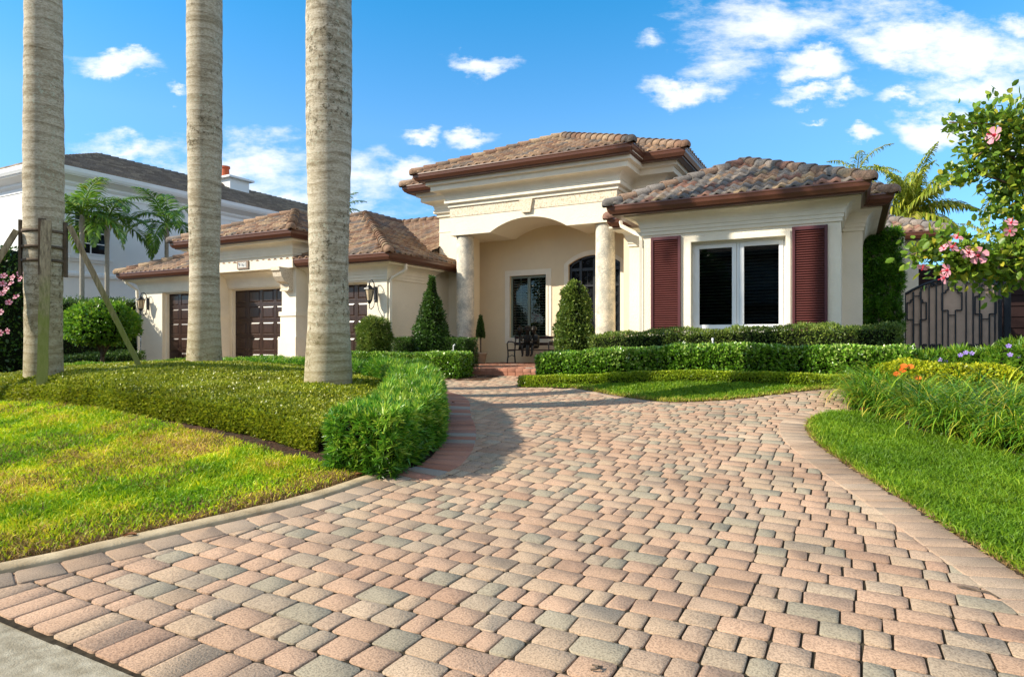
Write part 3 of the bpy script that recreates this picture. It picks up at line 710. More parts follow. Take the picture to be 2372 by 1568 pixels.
# ---------------- garage
gY = 13.1; gx0, gx1 = -21.13, -10.65; DX = [(-20.0, -17.65), (-16.77, -14.42), (-13.62, -11.31)]; dTop = E(1.50)
w = MB(); zb = .1; wt = E(2.02)
xs = [gx0]+[v for d in DX for v in d]+[gx1]
for i in range(0, len(xs), 2): w.box(xs[i], xs[i+1], gY, gY+.3, zb, wt)
for a, b_ in DX: w.box(a, b_, gY+.0, gY+.3, dTop, wt)
w.box(gx1-.3, gx1, gY+.3, 15.97, zb, wt); w.box(gx0, gx0+.3, gY+.3, 22, zb, wt)
w.build('garage_wall', STUCCO, HP)
for a, b_ in DX:   # garage doors with raised panels
    d = empty('garage_door', ((a+b_)/2, gY+.22, .42), parent=HP)
    m = MB(); Wd = b_-a; H = dTop-.42; nc, nr = 4, 5; pw = Wd/nc; ph = H/nr
    m.box(-Wd/2, Wd/2, .02, .06, 0, H)
    for r in range(nr):
        for c in range(nc):
            x0 = -Wd/2+c*pw; z0 = r*ph; e = .055
            def ring(i0, y0_, i1, y1_):
                q = [(x0+i0, y0_, z0+i0), (x0+pw-i0, y0_, z0+i0), (x0+pw-i0, y0_, z0+ph-i0), (x0+i0, y0_, z0+ph-i0), (x0+i1, y1_, z0+i1), (x0+pw-i1, y1_, z0+i1), (x0+pw-i1, y1_, z0+ph-i1), (x0+i1, y1_, z0+ph-i1)]
                m.add(q, [(0, 1, 5, 4), (1, 2, 6, 5), (2, 3, 7, 6), (3, 0, 4, 7)])
            ring(.004, 0, e, 0); ring(e, 0, e+.012, .018); ring(e+.012, .018, e+.05, .002)
            i = e+.05; m.add([(x0+i, .002, z0+i), (x0+pw-i, .002, z0+i), (x0+pw-i, .002, z0+ph-i), (x0+i, .002, z0+ph-i)], [(0, 1, 2, 3)])
    m.build('door_leaf', DOORM, d)
    f = MB(); f.box(-Wd/2-.005, -Wd/2+.05, -.10, .02, 0, H); f.box(Wd/2-.05, Wd/2+.005, -.10, .02, 0, H); f.box(-Wd/2+.05, Wd/2-.05, -.10, .02, H-.04, H+.004); f.build('door_frame', STUCCO_SM, d)
def cornice_prof(H0, H1, H2, out=.36, b=.05, step=.03):
    """two bands from H0, cove up to H1, fascia board to H2"""
    bh = .075; pr = [(-.02, E(H0)), (b*.6, E(H0)), (b*.6, E(H0+bh)), (b, E(H0+bh)), (b, E(H0+bh)+.004), (b, E(H0+2*bh)), (b+step*.6, E(H0+2*bh)+.002)]
    n = 6
    for i in range(n+1):
        a = i/n*math.pi/2; pr.append((b+.02+(out-b-.06)*(1-math.cos(a)), E(H0+2*bh+.03)+(E(H1)-E(H0+2*bh+.03))*math.sin(a)))
    pr += [(out, E(H1)), (out, E(H1)+.03), (out+.05, E(H1)+.035), (out+.05, E(H2)), (-.02, E(H2))]
    return pr
soffit(HP, [(gx0, 20), (gx0, gY), (gx1, gY), (gx1, 15.2)], 0, 0, cornice_prof(1.54, 1.90, 1.985))
# soffit board of garage
def soff(parent, path, z, o0, o1):
    m = MB(); m.sweep(path, [(o0, z), (o1, z), (o1, z+.03), (o0, z+.03)]); m.build('soffit', STUCCO_SM, parent)
gp = [(gx0, 20), (gx0, gY), (gx1, gY), (gx1, 15.97)]
soff(HP, gp, E(1.985), .2, .35)
gutter(HP, [(-21.55, 20), (-21.55, 12.5), (-17.32, 12.5)], E(2.15)); gutter(HP, [(-13.38, 12.5), (-10.1, 12.5), (-10.1, 15.95)], E(2.15))
zg = E(2.13)
gr = hiproof(HP, -21.5, -10.14, 12.54, 26.0, zg, .425, TILEM)
# cross roof with its ridge along X, meeting the garage roof in a valley
t = Tiles(); p = .425; cs = 1/math.sqrt(1+p*p); T1 = (20.35-14.67)/cs
t.plane((-15.8-2, 14.67, zg), (1, 0, 0), (0, cs, p*cs), 6.85, T1, 0, 0); t.caps((-11.0, 20.35, zg+p*5.68+.03), (-15.8, 20.35, zg+p*5.68+.03), endcap=False)
t.build('roof', TILEM, HP)
# middle bay: raised block over the middle door
mY = 12.49; mx0, mx1 = -17.3, -13.40
w = MB(); w.box(mx0, mx1, mY, gY+.2, E(1.93), E(2.68)); w.build('bay_wall', STUCCO, HP)
soffit(HP, [(mx0, gY), (mx0, mY), (mx1, mY), (mx1, gY+1.5)], 0, 0, cornice_prof(2.28, 2.60, 2.70, .34))
mp_ = [(mx0, gY+.6), (mx0, mY), (mx1, mY), (mx1, gY+1.6)]
w = MB(); w.box(mx0, mx1, gY-.02, gY+3, E(2.0), E(2.66)); w.build('bay_wall', STUCCO, HP)
soff(HP, mp_, E(2.70), .2, .33)
gutter(HP, [(-17.88, 14), (-17.88, 11.93), (-12.85, 11.93), (-12.85, 14.4)], E(2.86))
hiproof(HP, -17.84, -12.89, 11.97, 19, E(2.84), .425, TILEM)
for xc in (-17.05, -13.70):   # pillars with corbels
    w = MB(); w.box(xc-.30, xc+.30, mY+.12, gY-.003, .1, E(.62)); w.box(xc-.33, xc+.33, mY+.09, gY-.003, E(.62), E(.74)); w.box(xc-.27, xc+.27, mY+.15, gY-.003, E(.74), E(1.93)); w.box(xc-.34, xc+.34, mY+.07, gY-.003, .1, E(.05))
    w.build('pillar', STUCCO_SM, HP)
    c = MB(); pr = [(0, 1.93), (-.48, 1.93), (-.48, 1.84), (-.43, 1.80), (-.40, 1.68), (-.30, 1.55), (-.16, 1.50), (-.14, 1.36), (-.17, 1.34), (-.17, 1.30), (0, 1.30)]
    vs = [(xc-.16, mY+.15+a, E(h)) for a, h in pr]+[(xc+.16, mY+.15+a, E(h)) for a, h in pr]; n = len(pr)
    c.add(vs, [tuple(range(n)), tuple(range(n, 2*n))[::-1]]+[(i, (i+1) % n, n+(i+1) % n, n+i) for i in range(n)]); c.build('corbel', CORAL, HP)
# ceiling of the bay overhang
def text_mesh(txt, size, depth=.003):
    cu = bpy.data.curves.new('t', 'FONT'); cu.body = txt; cu.size = size; cu.extrude = depth; cu.align_x = 'CENTER'; cu.align_y = 'CENTER'
    o = bpy.data.objects.new('t', cu); COL.objects.link(o); dg = bpy.context.evaluated_depsgraph_get(); me = bpy.data.meshes.new_from_object(o.evaluated_get(dg))
    bpy.data.objects.remove(o); return me
plx = -15.35   # number plaque 9161
pl = empty('number_plaque', (plx, mY-.006, E(2.10)), parent=HP)
m = MB(); m.box(-.23, .23, -.03, .004, -.115, .115); m.box(-.21, .21, -.034, -.03, -.098, -.085); m.box(-.21, .21, -.034, -.03, .085, .098); m.build('plaque_border', TILEEDGE, pl)
m = MB()
for i in range(4): m.box(-.168+i*.084+.003, -.168+(i+1)*.084-.003, -.037, -.028, -.075, .075)
m.build('plaque_tiles', TILEMARK, pl)
for i, chd in enumerate('9161'):
    me = text_mesh(chd, .165); me.materials.append(TILEINK); o = bpy.data.objects.new('digit', me); COL.objects.link(o); o.parent = pl; o.location = (-.126+i*.084, -.040, 0); o.rotation_euler = (rad(90), 0, 0)

# ---------------- main entry block
bx0, bx1 = -9.9, -5.05; bY = 14.95; wY = 16.45
ax0, ax1, spr, pk_ = -8.63, -6.38, 2.87, 3.19
def archpts(n=24):
    c = (ax0+ax1)/2; hw = (ax1-ax0)/2; rise = pk_-spr; R = (hw*hw+rise*rise)/(2*rise); cz = spr+rise-R; a0 = math.asin(hw/R)
    return [(c+R*math.sin(-a0+2*a0*i/n), E(cz+R*math.cos(-a0+2*a0*i/n))) for i in range(n+1)]
w = MB(); poly = [(bx0, E(spr))]+archpts()+[(bx1, E(spr)), (bx1, E(3.95)), (bx0, E(3.95))]
w.prism(poly, bY, wY); w.build('entry_beam', STUCCO, HP)
w = MB(); w.box(-10.98, -9.985, 15.97, 16.6, .2, E(2.5)); w.box(-10.98, bx0-.002, 15.97, 22, E(2.5), E(4.0)); w.box(bx1, -4.22, 15.97, 22, E(2.8), E(4.0))
w.box(bx0+.002, bx1-.002, bY+.3, 17.5, E(3.9), E(4.3))
w.build('main_wall', STUCCO, HP)
m = MB(); m.sweep([(-10.98, 16.6), (-10.98, 15.97), (-9.95, 15.97)], [(0, E(3.19)), (.014, E(3.19)), (.014, E(3.22)), (0, E(3.22))]); m.build('wall_band', STUCCO_SM, HP)
# back wall of the porch with window and door openings
wx0, wx1, wz0, wz1 = -8.81, -7.64, E(.02), E(1.82)
dx0, dx1, dsp, dpk = -6.95, -5.45, E(2.05), E(2.29)
def seg(x0, x1, zs, zp, n=20):
    c = (x0+x1)/2; hw = (x1-x0)/2; rise = zp-zs; R = (hw*hw+rise*rise)/(2*rise); cz = zp-R; a0 = math.asin(hw/R)
    return [(c+R*math.sin(-a0+2*a0*i/n), cz+R*math.cos(-a0+2*a0*i/n)) for i in range(n+1)]
w = MB(); top = E(3.3)
w.box(-9.98, wx0, wY, wY+.25, FL-.3, top); w.box(wx1, -7.25, wY, wY+.25, FL-.3, top); w.box(wx0, wx1, wY, wY+.25, FL-.3, wz0); w.box(wx0, wx1, wY, wY+.25, wz1, top)
w.prism([(-7.25, FL-.3), (dx0, FL-.3), (dx0, dsp)]+seg(dx0, dx1, dsp, dpk)+[(dx1, FL-.3), (-4.6, FL-.3), (-4.6, top), (-7.25, top)], wY-.012, wY+.25)
w.box(-10.2, -9.98, 15.97, wY+.25, FL-.3, top)
w.box(-4.98, -4.72, 15.28, wY, .2, E(spr)-.003); w.box(-10.0, -9.56, 15.45, 15.97, FL-.3, E(spr)-.003)
w.build('porch_wall', PM('warm_stucco', (.80, .67, .46), .85, .2, .06, 1.2, .6, 34, .012), HP)
# window trim ring + window
wn = empty('porch_window', ((wx0+wx1)/2, wY, wz0), parent=HP); cx = (wx0+wx1)/2; hw = (wx1-wx0)/2; hh = wz1-wz0
m = MB()
for o_, y_ in ((.16, -.02), (.06, -.035)):
    m.box(-hw-o_, -hw, y_, 0, -o_, hh+o_); m.box(hw, hw+o_, y_, 0, -o_, hh+o_); m.box(-hw, hw, y_, 0, hh, hh+o_); m.box(-hw, hw, y_, 0, -o_, 0)
m.build('window_trim', STUCCO_SM, wn)
m = MB(); y0_ = .06
for a, b_ in ((-hw, -hw+.05), (-.04, .04), (hw-.05, hw)): m.box(a, b_, y0_, y0_+.06, 0, hh)
m.box(-hw, hw, y0_-.001, y0_+.059, hh-.07, hh); m.box(-hw, hw, y0_-.001, y0_+.059, 0, .06); m.build('window_frame', SAGE, wn)
m = MB(); m.box(-hw, hw, y0_+.025, y0_+.03, 0, hh); m.build('pane', CLEAR, wn)
m = MB(); nb = 22
for i in range(nb):
    z = .07+i*(hh-.15)/nb
    for a, b_ in ((-hw+.05, -.04), (.04, hw-.05)):
        Mx = Matrix.Translation((0, y0_+.11, z)) @ Matrix.Rotation(rad(-12), 4, 'X'); m.box(a, b_, -.028, .028, -.003, .003, M=Mx)
for xx in (-hw/2, hw/2): m.box(xx-.006, xx+.006, y0_+.072, y0_+.078, .05, hh-.06)
m.build('blind', BLIND, wn)
m = MB(); m.box(-hw-.1, hw+.1, .19, .22, -.1, hh+.1); m.build('dark_room', INTER, wn)
# chandelier glow seen as small brass lights is left to reflections
# door: trim arch, iron frame, scrollwork, glass
dr = empty('front_door', ((dx0+dx1)/2, wY, FL), parent=HP); dc = (dx0+dx1)/2; dw = (dx1-dx0)/2
m = MB(); o_ = .13
inner = [(x-dc, z-FL) for x, z in seg(dx0, dx1, dsp, dpk)]; outer = [(x-dc, z-FL) for x, z in seg(dx0-o_, dx1+o_, dsp+.02, dpk+o_)]
n = len(inner); vs = []; fs = []
I = [(-dw, 0)]+inner+[(dw, 0)]; O_ = [(-dw-o_, 0)]+outer+[(dw+o_, 0)]
for lst in (I, O_): vs += [(x, -.032, z) for x, z in lst]
for lst in (I, O_): vs += [(x, .0, z) for x, z in lst]
k = len(I); fs = [(i, i+1, k+i+1, k+i) for i in range(k-1)]+[(k+i, k+i+1, 3*k+i+1, 3*k+i) for i in range(k-1)]+[(i, 2*k+i, 2*k+i+1, i+1) for i in range(k-1)]
m.add(vs, fs); m.build('door_trim', STUCCO_SM, dr)
m = MB(); pr = [(-dw, 0)]+inner+[(dw, 0)]; m.prism(pr, .20, .24); m.build('dark_room', INTER, dr)
m = MB(); m.prism([(-dw, 0)]+inner+[(dw, 0)], .115, .12); m.build('door_glass', GLASS, dr)
m = MB(); hz = dsp-FL
for a, b_ in ((-dw, -dw+.07), (-dw+.30, -dw+.37), (-.05, .05), (dw-.37, dw-.30), (dw-.07, dw)): m.box(a, b_, .05, .12, 0, hz+(.03 if abs(a) > .7 else .14))
for z0_, z1_ in ((0, .28), (hz-.18, hz-.10), (hz-.62, hz-.57)): m.box(-dw, dw, .06, .11, z0_, z1_)
for j in range(len(inner)-1):
    a, b_ = inner[j], inner[j+1]; m.add([(a[0], .05, a[1]), (b_[0], .05, b_[1]), (b_[0]*.95, .05, b_[1]-.06), (a[0]*.95, .05, a[1]-.06), (a[0], .12, a[1]), (b_[0], .12, b_[1]), (b_[0]*.95, .12, b_[1]-.06), (a[0]*.95, .12, a[1]-.06)], [(0, 1, 2, 3), (3, 2, 6, 7), (0, 4, 5, 1)])
m.build('door_frame', BLACKIRON, dr)
m = MB()
def scroll(cx_, cz, r, turns=1.4, fl=1, y=.085, a0=0, n=18):
    return [(cx_+fl*math.cos(a0+i/n*turns*2*math.pi)*r*(1-.75*i/n), y, cz+math.sin(a0+i/n*turns*2*math.pi)*r*(1-.75*i/n)) for i in range(n+1)]
for cx_ in (-dw+.185, dw-.185, -.22, .22):
    for z_ in np.arange(.45, hz-.15, .27):
        m.tube(scroll(cx_-.045, z_, .05, fl=1), .008, 6); m.tube(scroll(cx_+.045, z_+.1, .05, fl=-1), .008, 6)
    m.tube([(cx_, .085, .25), (cx_, .085, hz-.1)], .009, 6)
for cx_ in (-.4, -.2, 0, .2, .4): m.tube(scroll(cx_, hz+.04, .06), .008, 6)
m.build('door_scrollwork', BLACKIRON, dr)
m = MB(); m.tube([(-.09, .03, .85), (-.09, -.01, .9), (-.09, -.01, 1.15), (-.09, .03, 1.2)], .012, 8); m.build('door_handle', BLACKIRON, dr)
# coral stone band + keystone, cornices
m = MB(); m.box(bx0-.012, bx1+.012, bY-.014, bY+.4, E(3.385), E(3.645)); m.build('stone_band', CORAL, HP)
kc = (ax0+ax1)/2; m = MB(); m.prism([(kc-.12, E(3.30)), (kc+.12, E(3.30)), (kc+.19, E(3.64)), (kc-.19, E(3.64))], bY-.07, bY-.015); m.build('keystone', CORAL, HP)
def mainprof():
    pr = [(-.02, 3.645), (.045, 3.645), (.055, 3.655), (.055, 3.715), (.045, 3.725), (.06, 3.74), (.115, 3.745), (.13, 3.76), (.13, 3.84), (.12, 3.85), (.10, 3.853), (.10, 3.88)]
    for i in range(7): a = i/6*math.pi/2; pr.append((.11+.20*(1-math.cos(a)), 3.89+.17*math.sin(a)))
    pr += [(.40, 4.07), (.40, 4.20), (.43, 4.20), (.43, 4.21), (.50, 4.22), (.50, 4.355), (-.02, 4.355)]
    return [(a, E(b)) for a, b in pr]
fp = [(bx0, 16.2), (bx0, bY), (bx1, bY), (bx1, 16.2)]; rp = [(-10.98, 21.5), (-10.98, 15.97), (bx0, 15.97)]; rp2 = [(bx1, 15.97), (-4.22, 15.97), (-4.22, 21.5)]
for pth in (fp, rp, rp2): soffit(HP, pth, 0, 0, mainprof())
for pth in (fp, rp, rp2): soff(HP, pth, E(4.36), .3, .58)
gutter(HP, [(-11.78, 21.5), (-11.78, 15.17), (-10.66, 15.17), (-10.66, 14.2), (-4.43, 14.2), (-4.43, 15.17), (-3.43, 15.17), (-3.43, 21.5)], E(4.52))
hiproof(HP, -10.62, -4.47, 14.24, 22, E(4.50), .46, TILEM)
hiproof(HP, -11.74, -3.47, 15.21, 24.6, E(4.50), .46, TILEM, back=True)
for xc in (-9.6, -5.45):
    m = MB(); m.lathe([(.31, FL), (.31, FL+.12), (.27, FL+.14), (.255, FL+.2), (.252, FL+.25), (.25, 2.2), (.242, E(spr)-.10), (.245, E(spr)-.03), (.232, E(spr)-.003)], (xc, 15.25, 0), 40); m.build('column', STONE, HP, smooth=True)
# porch floor and step (brick pavers on edge)
P = Pav()
def porch():
    for (y0_, y1_, x0_, x1_, z) in ((12.95, 16.45, -9.0, -5.2, FL),):
        y = y0_; r = 0
        while y < y1_-.05:
            x = x0_-(r % 2)*.1
            hgt = .17 if r == 0 else .2
            while x < x1_:
                ww = .2; q = [(x+.003, y+.003), (x+ww-.003, y+.003), (x+ww-.003, y+hgt-.003), (x+.003, y+hgt-.003)]
                s_ = P.n; P.add(q, random.random(), 0, rc=.01, bev=.006, depth=.05 if r else .075)
                c = np.array(q).mean(0); dzz = z-float(T(*c)); P.V[-1][:, 2] += dzz
                x += ww
            y += hgt; r += 1
porch()
o = npmesh('porch_floor', np.vstack(P.V), [np.vstack(P.F8), np.vstack(P.F4)], [P.r8, P.r4], REDP, HP)
m = MB(); m.box(-9.0, -5.2, 12.97, 16.4, .2, FL-.03); m.box(-9.95, -5.0, 14.6, 16.4, .2, FL-.035); m.build('porch_base', CONC, HP)
m = MB(); x = -9.0
while x < -5.25: m.box(x+.004, x+.196, 12.955, 12.99, .36, FL-.082, bev=.006); x += .2
m.build('step_riser', REDP, HP)

# ---------------- right wing
vY = 13.7; vx0, vx1 = -4.02, -.165; rY = 15.1; rx0, rx1 = -4.78, .22
Wx0, Wx1 = -2.99, -1.14      # window opening
Wz0, Wz1 = E(.15), E(2.04)
w = MB(); wt = E(2.70)
w.box(vx0, Wx0, vY, vY+.3, .2, wt); w.box(Wx1, vx1, vY, vY+.3, .2, wt); w.box(Wx0, Wx1, vY, vY+.3, .2, Wz0); w.box(Wx0, Wx1, vY, vY+.3, Wz1, wt)
w.box(vx1-.3, vx1, vY+.3, rY, .2, wt); w.box(vx0, vx0+.3, vY+.3, rY, .2, wt)
w.box(rx0, rx0+.9, rY, rY+.3, .2, wt); w.box(rx1-.6, rx1, rY, rY+.3, .2, wt); w.box(rx1-.3, rx1, rY+.3, 20.7, .2, wt)
w.build('wing_wall', STUCCO, HP)
wp_prof = cornice_prof(2.24, 2.62, 2.70, .34)
soffit(HP, [(vx0, rY), (vx0, vY), (vx1, vY), (vx1, rY)], 0, 0, wp_prof)
soffit(HP, [(rx0, rY+.25), (rx0, rY), (vx0, rY)], 0, 0, wp_prof); soffit(HP, [(vx1, rY), (rx1, rY), (rx1, 20.5)], 0, 0, wp_prof)
# thin pilaster strips at the corners and a plain band round the window
m = MB(); m.box(Wx0-.13, Wx0-.001, vY-.02, vY, .2, Wz1+.09); m.box(Wx1+.001, Wx1+.09, vY-.02, vY, .2, Wz1+.09); m.box(Wx0, Wx1, vY-.02, vY, Wz1, Wz1+.09); m.box(Wx0, Wx1, vY-.03, vY, Wz0-.09, Wz0)
m.build('window_trim', STUCCO_SM, HP)
for pth in ([(vx0, rY), (vx0, vY), (vx1, vY), (vx1, rY)], [(rx0, rY+.2), (rx0, rY), (vx0, rY)], [(vx1, rY), (rx1, rY), (rx1, 20.4)]): soff(HP, pth, E(2.705), .2, .36)
gutter(HP, [(-5.15, 15.6), (-5.15, 14.5), (-4.66, 14.5), (-4.66, 13.1), (.33, 13.1), (.33, 14.5), (.76, 14.5), (.76, 20.0)], E(2.86))
hiproof(HP, -4.62, .29, 13.14, 20, E(2.84), .485, TILEG)
hiproof(HP, -5.11, .72, 14.54, 24.0, E(2.84), .44, TILEG)
gutter(HP, [(.3, 20.1), (2.25, 20.1), (2.25, 26)], E(2.86)); hiproof(HP, -3.9, 2.21, 20.14, 28, E(2.84), .44, TILEG)
w = MB(); w.box(-.3, 1.65, 20.75, 21, .3, E(2.70)); w.box(1.4, 1.65, 21, 26, .3, E(2.70)); w.build('rear_wall', STUCCO, HP)
soffit(HP, [(-.2, 20.75), (1.65, 20.75), (1.65, 26)], 0, 0, wp_prof); soff(HP, [(-.2, 20.75), (1.65, 20.75), (1.65, 26)], E(2.705), .2, .56)
# double casement window
wn = empty('casement_window', ((Wx0+Wx1)/2, vY, Wz0), parent=HP); hw = (Wx1-Wx0)/2; hh = Wz1-Wz0; yy = .18
m = MB(); fr = .05
m.box(-hw, -hw+fr, yy, yy+.1, 0, hh, bev=.004); m.box(hw-fr, hw, yy, yy+.1, 0, hh, bev=.004); m.box(-hw+fr, hw-fr, yy, yy+.1, hh-fr, hh, bev=.004); m.box(-hw+fr, hw-fr, yy, yy+.1, 0, fr, bev=.004); m.box(-.03, .03, yy, yy+.1, fr, hh-fr, bev=.004)
m.build('window_frame', WHITETRIM, wn)
for a, b_ in ((-hw+fr+.004, -.034), (.034, hw-fr-.004)):
    m = MB(); f2 = .085; z0_, z1_ = fr+.004, hh-fr-.004
    m.box(a, a+f2, yy-.02, yy+.03, z0_, z1_, bev=.006); m.box(b_-f2, b_, yy-.02, yy+.03, z0_, z1_, bev=.006); m.box(a+f2, b_-f2, yy-.02, yy+.03, z0_, z0_+f2, bev=.006); m.box(a+f2, b_-f2, yy-.02, yy+.03, z1_-f2, z1_, bev=.006)
    s_ = m.build('sash', WHITETRIM, wn)
    m = MB(); m.box(a+f2, b_-f2, yy+.01, yy+.014, z0_+f2, z1_-f2); m.build('pane', CLEAR, s_)
    m = MB()
    for q in range(26): m.box(a+f2*.5, b_-f2*.5, -.022, .022, -.0015, .0015, M=Matrix.Translation((0, yy+.16, z0_+.08+q*.067)) @ Matrix.Rotation(rad(-28), 4, 'X'))
    m.build('blind', PM('grey_blind', (.075, .075, .072), .6, .2, .05, 3, 0), wn)
m = MB(); m.box(-hw-.2, hw+.2, .45, .5, -.1, hh+.1); m.box(-hw-.22, -hw-.2, .3, .5, -.1, hh+.1); m.build('dark_room', INTER, wn)
for z_ in (.25, .65, 1.2, 1.7): m = MB(); m.box(-hw+.03, -hw+.06, yy-.03, yy-.001, z_-.04, z_+.04); m.build('hinge', WHITETRIM, wn)
# louvred shutters
for x0_, x1_, zt_ in ((-3.84, -3.20, E(2.19)), (-1.02, -.39, E(2.19))):
    z0_ = E(.13); sh = empty('shutter', ((x0_+x1_)/2, vY, z0_), parent=HP); W_ = (x1_-x0_)/2; H_ = zt_-z0_
    m = MB(); f2 = .055
    m.box(-W_, -W_+f2, -.055, -.002, 0, H_, bev=.004); m.box(W_-f2, W_, -.055, -.002, 0, H_, bev=.004); m.box(-W_+f2, W_-f2, -.055, -.002, 0, f2*1.3, bev=.004); m.box(-W_+f2, W_-f2, -.055, -.002, H_-f2*1.3, H_, bev=.004); m.build('shutter_frame', SHUTFR, sh)
    m = MB(); nl = 40; a_ = f2*1.3; st = (H_-2*a_)/nl
    for i in range(nl): m.box(-W_+f2, W_-f2, -.021, .021, -.004, .004, M=Matrix.Translation((0, -.027, a_+st*(i+.5))) @ Matrix.Rotation(rad(38), 4, 'X'))
    m.box(-W_+f2, W_-f2, -.008, -.003, a_, H_-a_); m.build('louvres', SHUTTER, sh)
# downpipes
def downpipe(pts, mat=STUCCO_SM, parent=HP, w_=.045):
    m = MB(); m.tube(pts, w_, 4); m.build('downpipe', mat, parent)
downpipe([(-4.72, 14.25, E(2.72)), (-4.68, 14.2, E(2.60)), (-4.3, 14.0, E(2.38)), (-4.09, 13.72, E(2.28)), (-4.075, 13.69, E(2.15)), (-4.075, 13.69, .5)])
downpipe([(-10.24, 13.35, E(1.99)), (-10.24, 13.35, E(1.80)), (-10.28, 13.32, E(1.74)), (-10.55, 13.18, E(1.57)), (-10.585, 13.16, E(1.50)), (-10.59, 13.16, .45)], w_=.05)
downpipe([(-21.4, 12.7, E(1.98)), (-21.38, 12.75, E(1.85)), (-21.2, 13.0, E(1.62)), (-21.17, 13.05, .4)], w_=.05)

# ---------------- wall lanterns
def lantern(x, z, label):
    r = empty('wall_lantern', (x, gY, z), label=label, cat='lantern', group='black lanterns beside the garage doors')
    m = MB(); m.box(-.045, .045, -.03, -.002, -.19, .13, bev=.012); m.box(-.03, .03, -.04, -.028, -.13, .09, bev=.008); m.build('back_plate', BLACKIRON, r)
    m = MB(); y = -.20
    m.tube([(0, -.03, .08), (0, -.06, .20), (0, -.12, .26), (0, -.19, .23), (0, y, .15)], .011, 8)
    m.build('bracket', BLACKIRON, r); m = MB()
    m.tube([(0, -.03, -.15), (0, -.07, -.30), (0, -.14, -.35), (0, -.20, -.33), (0, y-.01, -.27)], .010, 8)
    m.build('lower_scroll', BLACKIRON, r)
    m = MB(); n = 6; c = (0, y, 0)
    m.lathe([(.005, .19), (.018, .18), (.012, .155), (.03, .14), (.045, .125), (.06, .12), (.075, .095), (.11, .08), (.118, .062), (.10, .056)], c, n)
    m.lathe([(.052, -.19), (.060, -.185), (.060, -.17), (.05, -.165)], c, n); m.lathe([(.004, -.29), (.014, -.275), (.008, -.25), (.028, -.23), (.05, -.19), (.045, -.18)], c, n)
    for j in range(6):
        th = 2*math.pi*j/6; m.tube([(math.cos(th)*.098, y+math.sin(th)*.098, .06), (math.cos(th)*.056, y+math.sin(th)*.056, -.175)], .006, 5)
        m.tube([(math.cos(th)*.10, y+math.sin(th)*.10, .08), (math.cos(th)*.12, y+math.sin(th)*.12, .12), (math.cos(th)*.105, y+math.sin(th)*.105, .125)], .006, 5)
    m.build('cage', BLACKIRON, r)
    m = MB(); m.lathe([(.050, -.172), (.091, .058)], c, 6); m.build('glass', LAMPGLASS, r)
    return r
l1 = lantern(-11.02, E(1.20), 'black scrolled wall lantern on the cream pier right of the third garage door')
l1.scale = (1.25, 1.25, 1.25)
l2 = lantern(-20.75, E(1.20), 'black scrolled wall lantern on the far left corner of the garage'); l2.scale = (1.25, 1.25, 1.25)

# ------------------------------------------------------------------ foliage
def unit(a): return a/(np.linalg.norm(a, axis=-1, keepdims=True)+1e-9)
def lump(p, f=2.2, seed=0):
    a = p*f; return (np.sin(a[:, 0]*1.7+seed)+np.sin(a[:, 1]*2.1+1.3*seed)+np.sin(a[:, 2]*1.9+a[:, 0]*.8+seed*.7)+np.sin(a[:, 0]*3.9+a[:, 1]*3.1+seed)*.6)/3.6
def leaves(P, D, L, W, jit=.7, up=.2, shape='d', fold=.25, bias=None, curl=0.):
    """P positions, D outward dirs; returns V, F"""
    n = len(P); d = unit(D+rng.normal(0, jit, (n, 3))+np.array([0, 0, up])); side = unit(np.cross(d, rng.normal(0, 1, (n, 3)))); nn = np.cross(side, d)
    Ls = (L*rng.uniform(.65, 1.25, n))[:, None]; Ws = (W*rng.uniform(.75, 1.2, n))[:, None]*.5
    tip = P+d*Ls-nn*Ls*curl
    if shape == 'd':
        m = P+d*Ls*.48+nn*Ws*fold*2
        V = np.stack([P, m+side*Ws, tip, m-side*Ws], 1).reshape(-1, 3); F = (np.arange(n)*4)[:, None]+np.arange(4)
        return V, F, 1
    a = P+d*Ls*.28; b = P+d*Ls*.68
    V = np.stack([P, a+side*Ws*.9+nn*Ws*fold, b+side*Ws*.85+nn*Ws*fold, tip, b-side*Ws*.85+nn*Ws*fold, a-side*Ws*.9+nn*Ws*fold], 1).reshape(-1, 3)
    k = (np.arange(n)*6)[:, None]; F = np.vstack([k+np.array([0, 1, 2, 3]), k+np.array([0, 3, 4, 5])]); return V, F, 2
def leafobj(name, P, D, L, W, mat, parent=None, rnd=None, **kw):
    V, F, k = leaves(P, D, L, W, **kw); r = rng.random(len(P)) if rnd is None else rnd
    return npmesh(name, V, [F], [np.tile(r, k)], mat, parent)
def rosette(P, D, k, spread=.8):
    PP = np.repeat(P, k, 0); DD = unit(np.repeat(unit(D), k, 0)+rng.normal(0, spread, (len(P)*k, 3))); return PP, DD
def pathsample(path, n):
    P = resamp(path, .05); L = len(P); i = rng.uniform(0, L-1.001, n); a = i.astype(int); f = (i-a)[:, None]
    nn, tt = normals2(P); return P[a]*(1-f)+P[a+1]*f, nn[a], tt[a]
